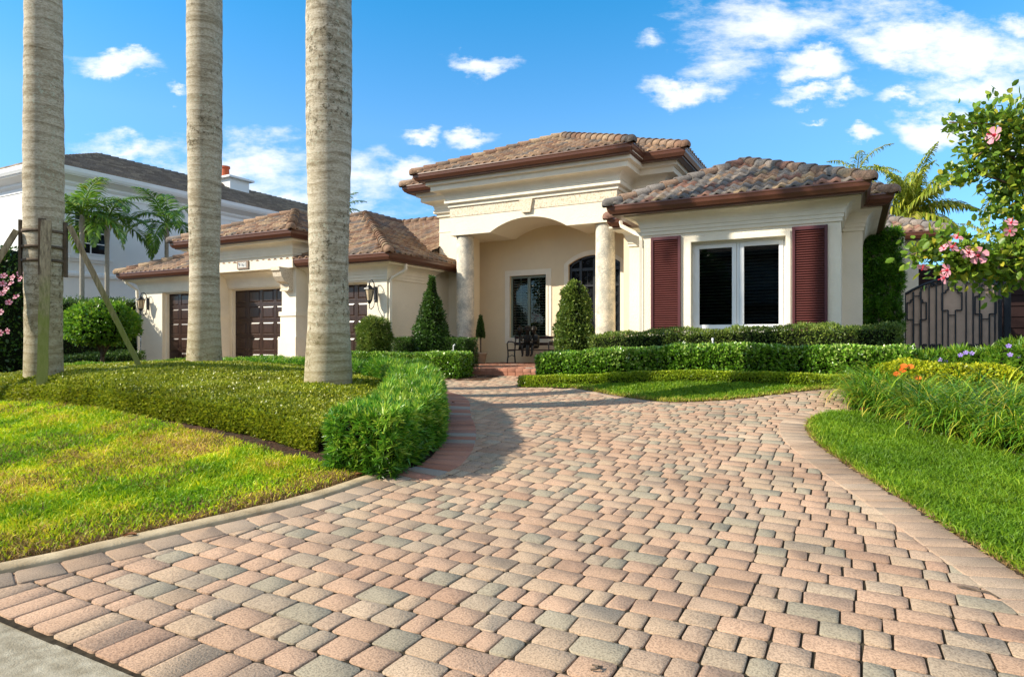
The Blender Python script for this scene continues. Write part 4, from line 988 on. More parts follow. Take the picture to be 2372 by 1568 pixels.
def hedge(name, label, cat, path, width, h, n, L, W, mat, group=None, jit=.7, ros=0, lumpa=.035, shape='d', z0=None, core=True, inner=.12, spread=.8, cornerr=.06, seed=1, hf=None):
    root = empty(name, label=label, cat=cat, group=group); path = np.asarray(path, float)
    plen = np.linalg.norm(np.diff(resamp(path, .05), axis=0), axis=1).sum(); w2 = width/2
    per = 2*h+width; C, nn, tt = pathsample(path, n)
    # end faces
    ends = int(n*2*width*h/(plen*per+2*width*h)); s = rng.uniform(0, per, n); off = np.zeros(n); z = np.zeros(n); D = np.zeros((n, 3))
    a = s < h; off[a] = w2; z[a] = s[a]; D[a, :2] = nn[a]
    b = (s >= h) & (s < h+width); off[b] = w2-(s[b]-h); z[b] = h; D[b, 2] = 1
    c = s >= h+width; off[c] = -w2; z[c] = s[c]-h-width; D[c, :2] = -nn[c]
    # rounded top corners
    e = np.minimum(1, (h-z)/cornerr) ; lat = np.abs(off) > w2-1e-6; off = np.where(lat, off*(1-(1-e)*.06/w2*.5), off)
    D[lat & (z > h-cornerr*1.5), 2] += .7
    if ends > 3:
        Pp = resamp(path, .05); n2, t2 = normals2(Pp); k = rng.integers(0, 2, ends); i = np.where(k == 0, 0, len(Pp)-1)
        C[:ends] = Pp[i]; off[:ends] = rng.uniform(-w2, w2, ends); z[:ends] = rng.uniform(0, h, ends); D[:ends] = 0; D[:ends, :2] = t2[i]*np.where(k == 0, -1, 1)[:, None]
        nn[:ends] = n2[i]
    X = C+nn*off[:, None]; g = T(C[:, 0], C[:, 1]) if z0 is None else np.full(n, z0)
    hh = 1.0 if hf is None else hf(C[:, 0], C[:, 1])
    P = np.c_[X, g+z*hh]; D = unit(D); lm = lump(P, 3., seed)*lumpa+lump(P, 9., seed+2)*lumpa*.4
    P = P+D*(lm-np.abs(rng.normal(0, inner, n))*.5*(rng.random(n) < .55))[:, None]
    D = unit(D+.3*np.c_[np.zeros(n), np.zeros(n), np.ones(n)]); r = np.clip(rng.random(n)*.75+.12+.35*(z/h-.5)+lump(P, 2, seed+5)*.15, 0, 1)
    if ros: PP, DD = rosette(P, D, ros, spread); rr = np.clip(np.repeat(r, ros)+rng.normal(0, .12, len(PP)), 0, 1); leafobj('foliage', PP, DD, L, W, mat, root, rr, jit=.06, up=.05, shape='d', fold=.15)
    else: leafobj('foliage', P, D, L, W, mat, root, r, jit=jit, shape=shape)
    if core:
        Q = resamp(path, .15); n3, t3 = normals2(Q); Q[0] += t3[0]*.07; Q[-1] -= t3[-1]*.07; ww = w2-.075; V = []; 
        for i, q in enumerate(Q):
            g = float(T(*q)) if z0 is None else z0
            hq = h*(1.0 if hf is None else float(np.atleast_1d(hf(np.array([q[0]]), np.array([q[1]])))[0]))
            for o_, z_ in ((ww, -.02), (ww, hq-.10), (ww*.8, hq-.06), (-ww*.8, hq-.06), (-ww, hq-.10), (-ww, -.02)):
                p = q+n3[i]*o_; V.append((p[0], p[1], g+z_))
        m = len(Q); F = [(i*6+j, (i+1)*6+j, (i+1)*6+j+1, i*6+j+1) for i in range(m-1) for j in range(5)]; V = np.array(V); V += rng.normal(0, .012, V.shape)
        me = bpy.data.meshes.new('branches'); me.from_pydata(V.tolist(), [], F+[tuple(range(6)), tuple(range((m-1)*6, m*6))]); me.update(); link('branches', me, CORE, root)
    return root
def blobshrub(name, label, cat, c, radii, n, L, W, mat, group=None, prof=None, jit=.6, ros=0, core=.78, trunk=None, seed=0, shape='d', inner=.10, spread=.8, lumpa=.06, parent_loc=True):
    """c centre-base (x,y,z0); prof(t)-> radius fraction at height t; radii=(rx,ry,h)"""
    root = empty(name, label=label, cat=cat, group=group)
    rx, ry, h = radii; prof = prof or (lambda t: np.sqrt(np.clip(1-(2*t-1)**2, 0, 1)))
    t = rng.uniform(0, 1, n*4); pr = prof(t); keep = rng.random(n*4) < (pr+.12)/1.15; t = t[keep][:n]; n = len(t); pr = prof(t); th = rng.uniform(0, 2*np.pi, n)
    dt = .02; dr = (prof(np.clip(t+dt, 0, 1))-prof(np.clip(t-dt, 0, 1)))/(2*dt)*rx/h
    D = unit(np.c_[np.cos(th), np.sin(th), np.clip(-dr, -2, 2)]); dep = np.clip(1-np.abs(rng.normal(0, inner*1.6, n)), .3, 1)
    P = np.c_[np.cos(th)*rx*pr*dep, np.sin(th)*ry*pr*dep, t*h]+np.array(c); P += D*(lump(P, 4, seed)*lumpa+lump(P, 11, seed+1)*lumpa*.5)[:, None]
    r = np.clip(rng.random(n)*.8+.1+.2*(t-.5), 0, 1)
    if ros: PP, DD = rosette(P, D, ros, spread); leafobj('foliage', PP, DD, L, W, mat, root, np.repeat(r, ros), jit=.15, up=.1)
    else: leafobj('foliage', P, D, L, W, mat, root, r, jit=jit, shape=shape)
    if core:
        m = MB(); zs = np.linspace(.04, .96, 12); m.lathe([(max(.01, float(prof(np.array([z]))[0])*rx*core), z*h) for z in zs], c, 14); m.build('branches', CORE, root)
    if trunk: m = MB(); m.tube(trunk[0], trunk[1], 8); m.build('trunk', BARK, root, smooth=True)
    return root

# hedge round the palm island
ph = crom([(-3.80, 4.28), (-3.98, 5.1), (-4.45, 5.95), (-5.05, 6.8), (-5.8, 7.45), (-6.5, 7.95)])
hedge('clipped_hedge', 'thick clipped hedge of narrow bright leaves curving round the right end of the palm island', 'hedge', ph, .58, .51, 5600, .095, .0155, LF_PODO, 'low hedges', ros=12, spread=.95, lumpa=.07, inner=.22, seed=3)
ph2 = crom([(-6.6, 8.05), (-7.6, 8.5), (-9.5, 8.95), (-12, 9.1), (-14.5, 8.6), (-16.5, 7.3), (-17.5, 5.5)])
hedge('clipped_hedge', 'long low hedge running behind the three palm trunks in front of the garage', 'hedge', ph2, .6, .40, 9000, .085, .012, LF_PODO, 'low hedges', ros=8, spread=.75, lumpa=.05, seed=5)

# ground cover on the mound
def cover():
    F = resamp(coverF, .05); poly = np.vstack([coverF, [G(755, 1060)], [(-4.25, 4.9), (-4.6, 5.9), (-5.2, 6.75), (-6.3, 7.6), (-8, 8.3), (-11, 8.85), (-14, 8.4), (-16, 7), (-16.8, 5), (-16, 3)]])
    n = 520000; x = rng.uniform(-18, -4.6, n); y = rng.uniform(3.0, 9.2, n); k = inpoly(x, y, poly); x, y = x[k], y[k]
    d = -SN*x+CS*y; r = CS*x+SN*y; k = (np.abs(r) < d*.86+.3) & (rng.random(len(x)) < np.clip(9.5/d, .25, 1)**1.6); x, y = x[k], y[k]
    e = distline(x, y, F); h = .25*np.sqrt(np.clip(1-(1-np.clip(e/.16, 0, 1))**2, 0, 1)); P3 = np.c_[x, y, x*0]
    h = h+(lump(P3, 2.5, 1)*.025+lump(P3, 8, 4)*.018)*np.clip(e/.2, 0, 1)
    P = np.c_[x, y, T(x, y)+h+rng.normal(0, .008, len(x))]; D = np.tile([0., 0, 1.], (len(x), 1))
    # fade direction outward at the edge
    m = 60000; C, nn, tt = pathsample(F, m); C = C+nn*.0; hz = rng.uniform(0, .23, m); out = -nn
    dd = -SN*C[:, 0]+CS*C[:, 1]; kk = np.abs(CS*C[:, 0]+SN*C[:, 1]) < dd*.86+.3; C, hz, out = C[kk], hz[kk], out[kk]; m = len(C)
    ins = hz/.23; off = .05-.08*ins**2+rng.normal(0, .015, m)+lump(np.c_[C, C[:, :1]*0], 3, 2)*.04
    P2 = np.c_[C+out*off[:, None], T(C[:, 0], C[:, 1])+hz]; D2 = np.c_[out, np.full(m, .4)]
    P = np.vstack([P, P2]); D = np.vstack([D, D2]); r = np.clip(rng.random(len(P))*.8+.1+lump(P, 1.5, 7)*.15, 0, 1)
    o = leafobj('ground_cover', P, D, .042, .027, LF_COVER, None, r, jit=.75, up=.1, fold=.1); tag(o, 'low mat of small yellow-green leaves covering the mound under the palm trunks', 'ground cover', kind='stuff')
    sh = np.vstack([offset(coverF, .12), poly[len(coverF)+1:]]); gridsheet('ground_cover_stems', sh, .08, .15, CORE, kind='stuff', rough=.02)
cover()
bpy.data.objects['ground_cover_stems']['label'] = 'dark stems below the ground cover leaves on the mound'; bpy.data.objects['ground_cover_stems']['category'] = 'ground cover'

# lawns
def blades(name, label, poly, dens, Lb, Wb, mat, clip=None, rf=None, rng_box=None, lean=.7, dz=.008, stem=None):
    poly = np.asarray(poly); x0, y0 = poly.min(0); x1, y1 = poly.max(0); n = int((x1-x0)*(y1-y0)*dens)
    x = rng.uniform(x0, x1, n); y = rng.uniform(y0, y1, n); d = -SN*x+CS*y; r = CS*x+SN*y
    k = (d > .8) & (np.abs(r) < d*.84+.25) & (rng.random(n) < np.clip(5.5/np.maximum(d, .1), .3, 1)); x, y, d = x[k], y[k], d[k]
    k = inpoly(x, y, poly); x, y, d = x[k], y[k], d[k]
    if clip is not None: k = clip(x, y); x, y, d = x[k], y[k], d[k]
    n = len(x); P = np.c_[x, y, T(x, y)+dz]; wk = (1+np.clip(d-6, 0, 6)*.1)[:, None]
    az = rng.uniform(0, 2*np.pi, n); tl = np.abs(rng.normal(0, lean, n)); l = (Lb*rng.uniform(.5, 1.3, n))[:, None]
    P3 = np.c_[x, y, x*0]; l = l*(1+.35*lump(P3, 3.3, 3)+.25*lump(P3, 11, 5))[:, None]
    d1 = np.c_[np.cos(az)*np.sin(tl), np.sin(az)*np.sin(tl), np.cos(tl)]; t2 = tl+rng.uniform(.2, .9, n); d2 = np.c_[np.cos(az)*np.sin(t2), np.sin(az)*np.sin(t2), np.cos(t2)]
    az2 = rng.uniform(0, 2*np.pi, n); s = np.c_[np.cos(az2), np.sin(az2), np.zeros(n)]; s = unit(np.cross(s, d1)); w = Wb*rng.uniform(.6, 1.2, n)[:, None]*wk*.5
    a = P+d1*l*.55; b = a+d2*l*.5; V = np.stack([P-s*w*.8, P+s*w*.8, a+s*w, a-s*w, b], 1).reshape(-1, 3); kx = (np.arange(n)*5)[:, None]
    rr = rng.random(n) if rf is None else rf(x, y, rng.random(n))
    o = npmesh(name, V, [kx+np.array([0, 1, 2, 3]), kx+np.array([3, 2, 4])], [rr, rr], mat); tag(o, label, 'grass', kind='stuff'); return o
ke = resamp(kerb_in, .1)
def rfL(x, y, r):
    P = np.c_[x, y, x*0]; e = distline(x, y, ke); v = r*.6+.20+.42*lump(P, 1.3, 2)+.34*lump(P, 4.5, 6)+.15*lump(P, 13, 8)+.3*np.clip(1-e/.7, 0, 1); return np.clip(v, 0, 1)
clL = lambda x, y: distline(x, y, ke) > .17+.55*rng.random(len(x))**1.6*(rng.random(len(x)) < .85)
blades('lawn_grass', 'coarse yellow-green lawn with dry patches left of the driveway', lawnL_poly, 8500, .058, .0105, GRASS1, clL, rfL)
blades('dry_thatch', 'brown dead grass along the concrete kerb', lawnL_poly, 14000, .055, .007, THATCH, lambda x, y: (distline(x, y, ke) < .62*rng.random(len(x))**.7+.16) & (distline(x, y, ke) > .145), None, lean=1.2, dz=.006)
blades('dry_thatch', 'scattered straw-coloured dead blades across the left lawn', lawnL_poly, 3200, .055, .007, THATCH, lambda x, y: (lump(np.c_[x, y, x*0], 2.2, 9)+.5*lump(np.c_[x, y, x*0], 7, 4) > .05) & (distline(x, y, ke) > .2), None, lean=1.3, dz=.02)
le = resamp(lawnR_edge, .1)
blades('lawn_grass', 'dense green lawn right of the driveway below the strap-leaved border', lawnR_poly, 12000, .062, .0072, GRASS2, lambda x, y: distline(x, y, le) > .03*rng.random(len(x)), lambda x, y, r: np.clip(r*.6+.15+.25*lump(np.c_[x, y, x*0], 1.7, 4)+.35*np.clip(1-distline(x, y, le)/.12, 0, 1), 0, 1))
blades('dry_thatch', 'thin brown edge between the right lawn and the brick border', lawnR_poly, 14000, .035, .005, THATCH, lambda x, y: distline(x, y, le) < .09*rng.random(len(x)), None, lean=1.2)
blades('lawn_grass', 'small crescent of short grass in front of the right-hand hedges', isl_poly, 11000, .055, .010, GRASS2, None, lambda x, y, r: np.clip(r*.7+.15+.5*np.clip(1-distline(x, y, isl)/.2, 0, 1), 0, 1))
blades('dry_thatch', 'brown straw edge of the grass crescent beside the paving', isl_poly, 12000, .04, .008, THATCH, lambda x, y: (distline(x, y, isl) < .15*rng.random(len(x))) | ((x < -3.6) & (rng.random(len(x)) < .4)), None, lean=1.1)

# ------------------------------------------------------------------ hedges by the house
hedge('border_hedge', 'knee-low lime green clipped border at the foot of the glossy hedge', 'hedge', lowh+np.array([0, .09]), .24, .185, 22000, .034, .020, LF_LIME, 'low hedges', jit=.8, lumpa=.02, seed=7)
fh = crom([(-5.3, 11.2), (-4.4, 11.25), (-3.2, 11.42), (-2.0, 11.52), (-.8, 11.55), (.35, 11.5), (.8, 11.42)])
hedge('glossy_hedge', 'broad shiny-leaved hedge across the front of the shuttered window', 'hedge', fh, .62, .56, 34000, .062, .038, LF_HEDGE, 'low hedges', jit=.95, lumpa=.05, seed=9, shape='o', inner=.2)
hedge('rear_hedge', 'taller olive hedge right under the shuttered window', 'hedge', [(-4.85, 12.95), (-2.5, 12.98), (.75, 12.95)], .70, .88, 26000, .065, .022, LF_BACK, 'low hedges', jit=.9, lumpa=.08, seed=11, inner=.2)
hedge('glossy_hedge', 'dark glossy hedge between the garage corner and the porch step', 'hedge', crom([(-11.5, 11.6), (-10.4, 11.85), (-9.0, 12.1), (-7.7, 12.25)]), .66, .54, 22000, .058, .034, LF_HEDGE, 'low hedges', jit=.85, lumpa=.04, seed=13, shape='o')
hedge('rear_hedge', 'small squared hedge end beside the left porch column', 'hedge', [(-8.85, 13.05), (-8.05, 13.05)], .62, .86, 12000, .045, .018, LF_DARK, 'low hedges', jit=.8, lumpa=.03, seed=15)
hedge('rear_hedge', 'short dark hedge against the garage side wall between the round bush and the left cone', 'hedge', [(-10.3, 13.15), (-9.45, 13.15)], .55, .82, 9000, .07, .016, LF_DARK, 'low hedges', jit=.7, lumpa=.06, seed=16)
cone = lambda t: np.clip(1.02-.93*t**1.35, 0, 1)*np.where(t < .12, .82+1.5*t, 1)
g = float(T(-9.1, 12.9))
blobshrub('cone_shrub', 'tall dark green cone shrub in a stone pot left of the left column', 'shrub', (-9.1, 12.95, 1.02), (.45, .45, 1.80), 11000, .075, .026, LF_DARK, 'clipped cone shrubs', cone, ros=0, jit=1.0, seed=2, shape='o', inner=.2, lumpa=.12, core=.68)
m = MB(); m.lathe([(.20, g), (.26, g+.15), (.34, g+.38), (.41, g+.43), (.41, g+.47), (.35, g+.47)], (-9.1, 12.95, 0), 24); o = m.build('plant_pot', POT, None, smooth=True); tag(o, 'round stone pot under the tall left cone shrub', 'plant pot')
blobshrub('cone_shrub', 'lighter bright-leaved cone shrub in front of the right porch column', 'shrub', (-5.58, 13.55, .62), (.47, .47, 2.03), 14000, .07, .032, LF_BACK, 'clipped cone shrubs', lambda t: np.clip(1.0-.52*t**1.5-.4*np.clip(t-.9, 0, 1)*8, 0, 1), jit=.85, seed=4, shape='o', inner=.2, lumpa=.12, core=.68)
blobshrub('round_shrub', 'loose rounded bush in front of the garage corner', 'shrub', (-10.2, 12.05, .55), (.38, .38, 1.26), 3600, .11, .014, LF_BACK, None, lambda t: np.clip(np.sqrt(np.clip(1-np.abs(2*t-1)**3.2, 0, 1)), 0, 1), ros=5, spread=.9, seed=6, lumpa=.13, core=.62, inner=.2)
# porch topiaries
blobshrub('topiary', 'small black-green cone topiary beside the left column on the porch', 'topiary', (-8.98, 15.05, 1.32), (.12, .12, .62), 2600, .035, .018, LF_DARK, None, lambda t: np.clip(.95-.75*t**1.5, 0, 1), jit=.7, lumpa=.01, trunk=([(-8.98, 15.05, .9), (-8.98, 15.05, 1.36)], .022))
m = MB(); m.lathe([(.11, FL), (.13, FL+.03), (.17, FL+.25), (.19, FL+.27), (.19, FL+.31), (.15, FL+.31)], (-8.98, 15.05, 0), 20); tag(m.build('plant_pot', POT, None, smooth=True), 'small pot on the porch holding the cone topiary', 'plant pot')
sp = empty('spiral_topiary', label='dark spiral-cut topiary right of the porch bench', cat='topiary')
tt_ = np.linspace(0, 1, 9000); zz_ = .95+tt_*1.15; aa_ = tt_*4.2*2*np.pi; rr_ = .15*(1-.55*tt_); cc_ = np.c_[-6.98+np.cos(aa_)*rr_*.62, 15.95+np.sin(aa_)*rr_*.62, zz_]; dd_ = unit(rng.normal(0, 1, (9000, 3)))
leafobj('foliage', cc_+dd_*(.085*(1-.35*tt_))[:, None], dd_, .03, .016, LF_DARK, sp, jit=.6)
m = MB(); m.tube([(-6.98, 15.95, .85), (-6.98, 15.95, 2.05)], .02, 8); m.build('trunk', BARK, sp)
m = MB(); m.lathe([(.12, FL), (.15, FL+.03), (.19, FL+.3), (.21, FL+.32), (.21, FL+.36), (.16, FL+.36)], (-6.98, 15.95, 0), 20); tag(m.build('plant_pot', POT, None, smooth=True), 'pot holding the spiral topiary by the front door', 'plant pot')

# ------------------------------------------------------------------ palms
def frond(parent, base, az, el, L, droop, nl, ll, lw, mat, hang=.6, vee=.25, rr=.018, name='frond', rb=(0, 1), twist=0., tipk=.35):
    base = np.array(base, float); m = 14; ss = np.linspace(0, 1, m); pts = [base]; 
    for i in range(1, m):
        s = (ss[i]+ss[i-1])/2; a = el-droop*s**1.2; pts.append(pts[-1]+np.array([math.cos(az)*math.cos(a), math.sin(az)*math.cos(a), math.sin(a)])*L/(m-1))
    pts = np.array(pts); tg = unit(np.gradient(pts, axis=0)); S0 = np.array([-math.sin(az), math.cos(az), 0.])
    s = np.linspace(.12, 1, nl); s = np.repeat(s, 2)+rng.normal(0, .004, nl*2); s = np.clip(s, 0, 1); sg = np.tile([1, -1], nl)
    fi = s*(m-1); i0 = np.minimum(fi.astype(int), m-2); f = (fi-i0)[:, None]; P = pts[i0]*(1-f)+pts[i0+1]*f; tt = tg[i0]*(1-f)+tg[i0+1]*f
    up = np.cross(S0, tt); up = unit(up*np.sign(up[:, 2:3]+1e-6)); n = len(s)
    d = unit(tt*(.45+.5*s[:, None])+S0*sg[:, None]*(1.0-.35*s[:, None])+up*vee+rng.normal(0, .10, (n, 3)))
    l = (ll*np.sin(np.clip(.25+s*.75, 0, 1)*np.pi)**.6*np.clip(1.15-.5*s, .3, 1)*rng.uniform(.85, 1.1, n))[:, None]+.04
    g = np.array([0, 0, -1.]); d2 = unit(d+g*hang*rng.uniform(.6, 1.3, (n, 1))); d3 = unit(d2+g*hang*1.1)
    sd = unit(np.cross(d, up)); w = lw*.5; a = P+d*l*.35; b = a+d2*l*.35; c = b+d3*l*.3
    V = np.stack([P, a+sd*w, a-sd*w, b+sd*w*.8, b-sd*w*.8, c], 1).reshape(-1, 3); k = (np.arange(n)*6)[:, None]; q = rng.uniform(rb[0], rb[1], n)
    nt = 5; th = np.linspace(0, 2*np.pi, nt, endpoint=False); TV = []
    for i in range(m):
        u = np.cross(S0, tg[i]); r_ = rr*(1-.8*ss[i]); TV += [pts[i]+(S0*math.cos(t_)+u*math.sin(t_))*r_ for t_ in th]
    b0 = len(V); TF = [(b0+i*nt+j, b0+i*nt+(j+1) % nt, b0+(i+1)*nt+(j+1) % nt, b0+(i+1)*nt+j) for i in range(m-1) for j in range(nt)]
    return npmesh(name, np.vstack([V, TV]), [k+np.array([1, 3, 4, 2]), np.array(TF), k+np.array([0, 1, 2]), k+np.array([3, 5, 4])], [q, np.full(len(TF), .75*rb[1]), q, q], mat, parent)

def royal(name, label, x, y, z0, H, prof, crown=True, group='royal palms on the front lawn', n=72, lean=(0, 0)):
    r = empty(name, (x, y, z0), label=label, cat='palm tree', group=group)
    zs = np.linspace(0, H, 90); V = []
    for z in zs:
        rad_ = np.interp(z, [p[0] for p in prof], [p[1] for p in prof]); rad_ += .004*math.sin(z*40)*(1 if z > 1 else 0)
        for j in range(n):
            th = 2*math.pi*j/n; b_ = 1+.05*math.exp(-z/.5)*math.sin(5*th+1)+.006*math.sin(3*th+z*1.3)+.01*math.sin(th*2+z*.6)
            V.append((math.cos(th)*rad_*b_+lean[0]*z, math.sin(th)*rad_*b_+lean[1]*z, z-.15))
    m = len(zs); F = [(i*n+j, i*n+(j+1) % n, (i+1)*n+(j+1) % n, (i+1)*n+j) for i in range(m-1) for j in range(n)]
    npmesh('trunk', V, [np.array(F)], None, PALMBARK, r, smooth=True)
    if crown:
        tx, ty = lean[0]*H, lean[1]*H
        mb_ = MB(); mb_.lathe([(prof[-1][1], H-.2), (prof[-1][1]*.95, H+.1), (.17, H+.8), (.12, H+1.6), (.05, H+2.1)], (tx, ty, 0), 24); mb_.build('crownshaft', LF_FRESH, r, smooth=True)
        for k in range(11):
            frond(r, (tx, ty, H+1.6), k*2.4, rad(75-k*9), 3.3, rad(75), 26, .75, .05, LF_PALM, hang=.45, rr=.04)
    return r
D3, D2, D1 = 8.7, 10.9, 9.05
P3x, P3y = AT(762, 890, D3)[:2]; P2x, P2y = AT(474, 850, D2)[:2]; P1x, P1y = AT(101, 870, D1)[:2]
z3 = EYE+(784-893)*1.25379/FPX*(D3-.2); z2 = EYE+(784-848)*1.25379/FPX*(D2-.2); z1 = EYE+(784-868)*1.25379/FPX*(D1-.2)
def tprof(vb, D, rows, k):
    q = 1.25379/FPX*D
    return [(((vb-vy)*q), w*q/2*k) for vy, w in rows]
royal('royal_palm', 'thick royal palm trunk nearest the driveway with a lichen-spotted flaring foot', P3x, P3y, z3-.12, 9.5, [(-.3, .39)]+tprof(893, D3, [(893, 118), (860, 113), (800, 108), (700, 97), (600, 90), (500, 94), (400, 100), (300, 106), (200, 109), (0, 109)], .96)+[(9.5, .22)])
royal('royal_palm', 'slimmer royal palm trunk in the middle of the island with green algae on its foot', P2x, P2y, z2-.12, 10.5, [(-.3, .38)]+tprof(850, D2, [(850, 92), (820, 87), (760, 79), (700, 75), (600, 70), (500, 75), (400, 79), (300, 84), (0, 86)], .90)+[(10.5, .2)])
P1 = royal('royal_palm', 'ringed grey royal palm trunk at the left strapped with wooden props', P1x, P1y, z1-.12, 10.0, [(-.3, .30)]+tprof(870, D1, [(870, 98), (820, 94), (760, 91), (650, 91), (560, 96), (450, 99), (300, 99), (0, 92)], .81)+[(10, .2)])
# battens, straps and props on the left palm
rb_ = .245; zb_ = 2.93-z1+.12-.15
for hz in (2.58, 2.36, 2.17):
    V = []; n = 40; z = hz+.10-z1+.12+.12
    for rr2, zz2 in ((rb_, -.02), (rb_+.012, -.02), (rb_+.012, .02), (rb_, .02)):
        for j in range(n): V.append((math.cos(2*math.pi*j/n)*rr2, math.sin(2*math.pi*j/n)*rr2, z+zz2))
    F = [(k*n+j, k*n+(j+1) % n, ((k+1) % 4)*n+(j+1) % n, ((k+1) % 4)*n+j) for k in range(4) for j in range(n)]
    npmesh('strap', V, [np.array(F)], None, BARK, P1)
camdir = math.atan2(-P1y, -P1x)
angs = [camdir+rad(6), camdir+rad(84), camdir-rad(90), camdir+rad(180)]
stk = []
for k_, a in enumerate(angs):
    m = MB(); zc = 2.42-z1+.3
    for t_ in (-1, 0, 1):
        aa = a+t_*.16; Mx = Matrix.Translation((math.cos(aa)*(rb_+.02), math.sin(aa)*(rb_+.02), zc)) @ Matrix.Rotation(aa, 4, 'Z'); m.box(-.018, .018, -.045, .045, -.38+.04*t_, .36, M=Mx)
        break
    m.build('batten', BARK, P1)
def prop(label, a, zt, foot, w_=.088):
    top = Vector((P1x+math.cos(a)*(rb_+.06), P1y+math.sin(a)*(rb_+.06), zt)); bot = Vector(foot); bot.z = float(T(bot.x, bot.y))-.05
    ax = (top-bot); Ln = ax.length; q = ax.to_track_quat('Z', 'Y'); m = MB(); h = w_/2
    n = 14; b0 = 0
    for i in range(n+1):
        z = Ln*i/n; e = [rng.normal(0, .0025) for _ in range(8)]
        m.v += [tuple(bot+q @ Vector(v)) for v in ((-h+e[0], -h*.55+e[1], z), (h+e[2], -h*.55+e[3], z), (h+e[4], h*.55+e[5], z), (-h+e[6], h*.55+e[7], z))]
    for i in range(n):
        for j in range(4): m.f.append((i*4+j, i*4+(j+1) % 4, (i+1)*4+(j+1) % 4, (i+1)*4+j)); m.m.append(0)
    m.f += [(3, 2, 1, 0), tuple(n*4+j for j in range(4))]; m.m += [0, 0]
    tag(m.build('wooden_prop', STAKE), label, 'prop', 'wooden props bracing the left palm')
prop('mossy wooden prop leaning on the near side of the left palm', angs[0], 2.93, (P1x+math.cos(angs[0])*.78-.03, P1y+math.sin(angs[0])*.78-.10, 0), .118)
prop('wooden prop leaning on the right side of the left palm, green with moss', angs[1], 2.92, (P1x+math.cos(angs[1])*1.32, P1y+math.sin(angs[1])*1.30, 0), .13)
prop('wooden prop running from the left palm out of the left edge of the photo', angs[2], 2.80, (P1x+math.cos(angs[2])*1.5, P1y+math.sin(angs[2])*1.5, 0), .13)

def smallpalm(label, x, y, zc, group, n=11, L=1.7, ll=.5, r=.07, mat=LF_PALM, dr=75, cat='palm tree', seed=0, el0=80, els=9, hang=.7, crownr=.09, name='small_palm', lean=(0, 0), lw=.045, zg_=None, rb=(0, 1), nl=24):
    zg_ = float(T(x, y))-.1 if zg_ is None else zg_
    t = empty(name, (x, y, zg_), label=label, cat=cat, group=group); H = zc-zg_
    m = MB(); pr = [(r*1.5, 0), (r*1.1, .3)]+[(r*(1+.05*(i % 2)), z) for i, z in enumerate(np.arange(.5, H-.6, .12))]+[(r*1.1, H-.55), (r*1.35, H-.35), (r*1.1, H-.1), (r*.6, H+.15)]
    m.lathe(pr, (0, 0, 0), 14); m.v = [(a+lean[0]*c, b+lean[1]*c, c) for a, b, c in m.v]; m.build('trunk', BARK if r > .1 else PM('ringed_trunk', (.36, .33, .27), .85, .2, .3, 12, .4, stretch=(1, 1, 6)), t, smooth=True)
    for k in range(n): frond(t, (lean[0]*H, lean[1]*H, H), seed+k*2.399, rad(el0-k*els+rng.normal(0, 5)), L*rng.uniform(.85, 1.1), rad(dr+rng.normal(0, 10)), nl, ll, lw, mat, hang=hang, rr=.016*L, rb=rb)
    return t
for i, (vx, vy, d_) in enumerate(((190, 500, 21.6), (248, 520, 22.4), (386, 520, 24.3))):
    q = AT(vx, vy, d_)
    smallpalm(['slender small palm with yellowing fronds next to the left trunk', 'dark small palm between the other two in front of the white house', 'small palm leaning over the garage roof before the white house window'][i], q[0], q[1], q[2], 'small palms beside the white house', L=2.05, ll=.62, seed=i*1.3, rb=(.35, 1) if i == 0 else (.1, .9), lw=.048, nl=44, n=10, dr=98, hang=.55)
q = AT(2112, 500, 31); smallpalm('tall coconut palm with windblown yellow-green crown behind the house', q[0], q[1], q[2], 'coconut palms behind the house', n=25, L=3.3, ll=.95, r=.16, mat=LF_COCO, dr=62, el0=92, els=3.8, hang=1.3, name='coconut_palm', lw=.10, seed=.6, nl=40)
q = AT(2405, 395, 19); smallpalm('coconut palm at the right edge whose fronds hang behind the pink hibiscus', q[0], q[1], q[2], 'coconut palms behind the house', n=13, L=2.4, ll=.75, r=.14, mat=LF_COCO, dr=95, el0=50, els=7, hang=1.1, name='coconut_palm', lw=.05, seed=2.2, nl=30)
q = AT(1985, 415, 40); smallpalm('distant palm whose frond tips rise just over the wing roof', q[0], q[1], q[2], 'coconut palms behind the house', n=13, L=2.8, ll=.9, r=.16, mat=LF_COCO, dr=80, hang=1, name='coconut_palm', lw=.07)
q = AT(2310, 590, 20); smallpalm('low bushy palm beyond the iron gate', q[0], q[1], q[2], 'coconut palms behind the house', n=12, L=1.7, ll=.5, r=.1, mat=LF_COCO, dr=80, hang=.8, name='coconut_palm')
q = AT(790, 490, 34); smallpalm('distant palm crown peeping over the garage ridge', q[0], q[1], q[2], None, n=11, L=1.5, ll=.5, r=.12, name='small_palm')

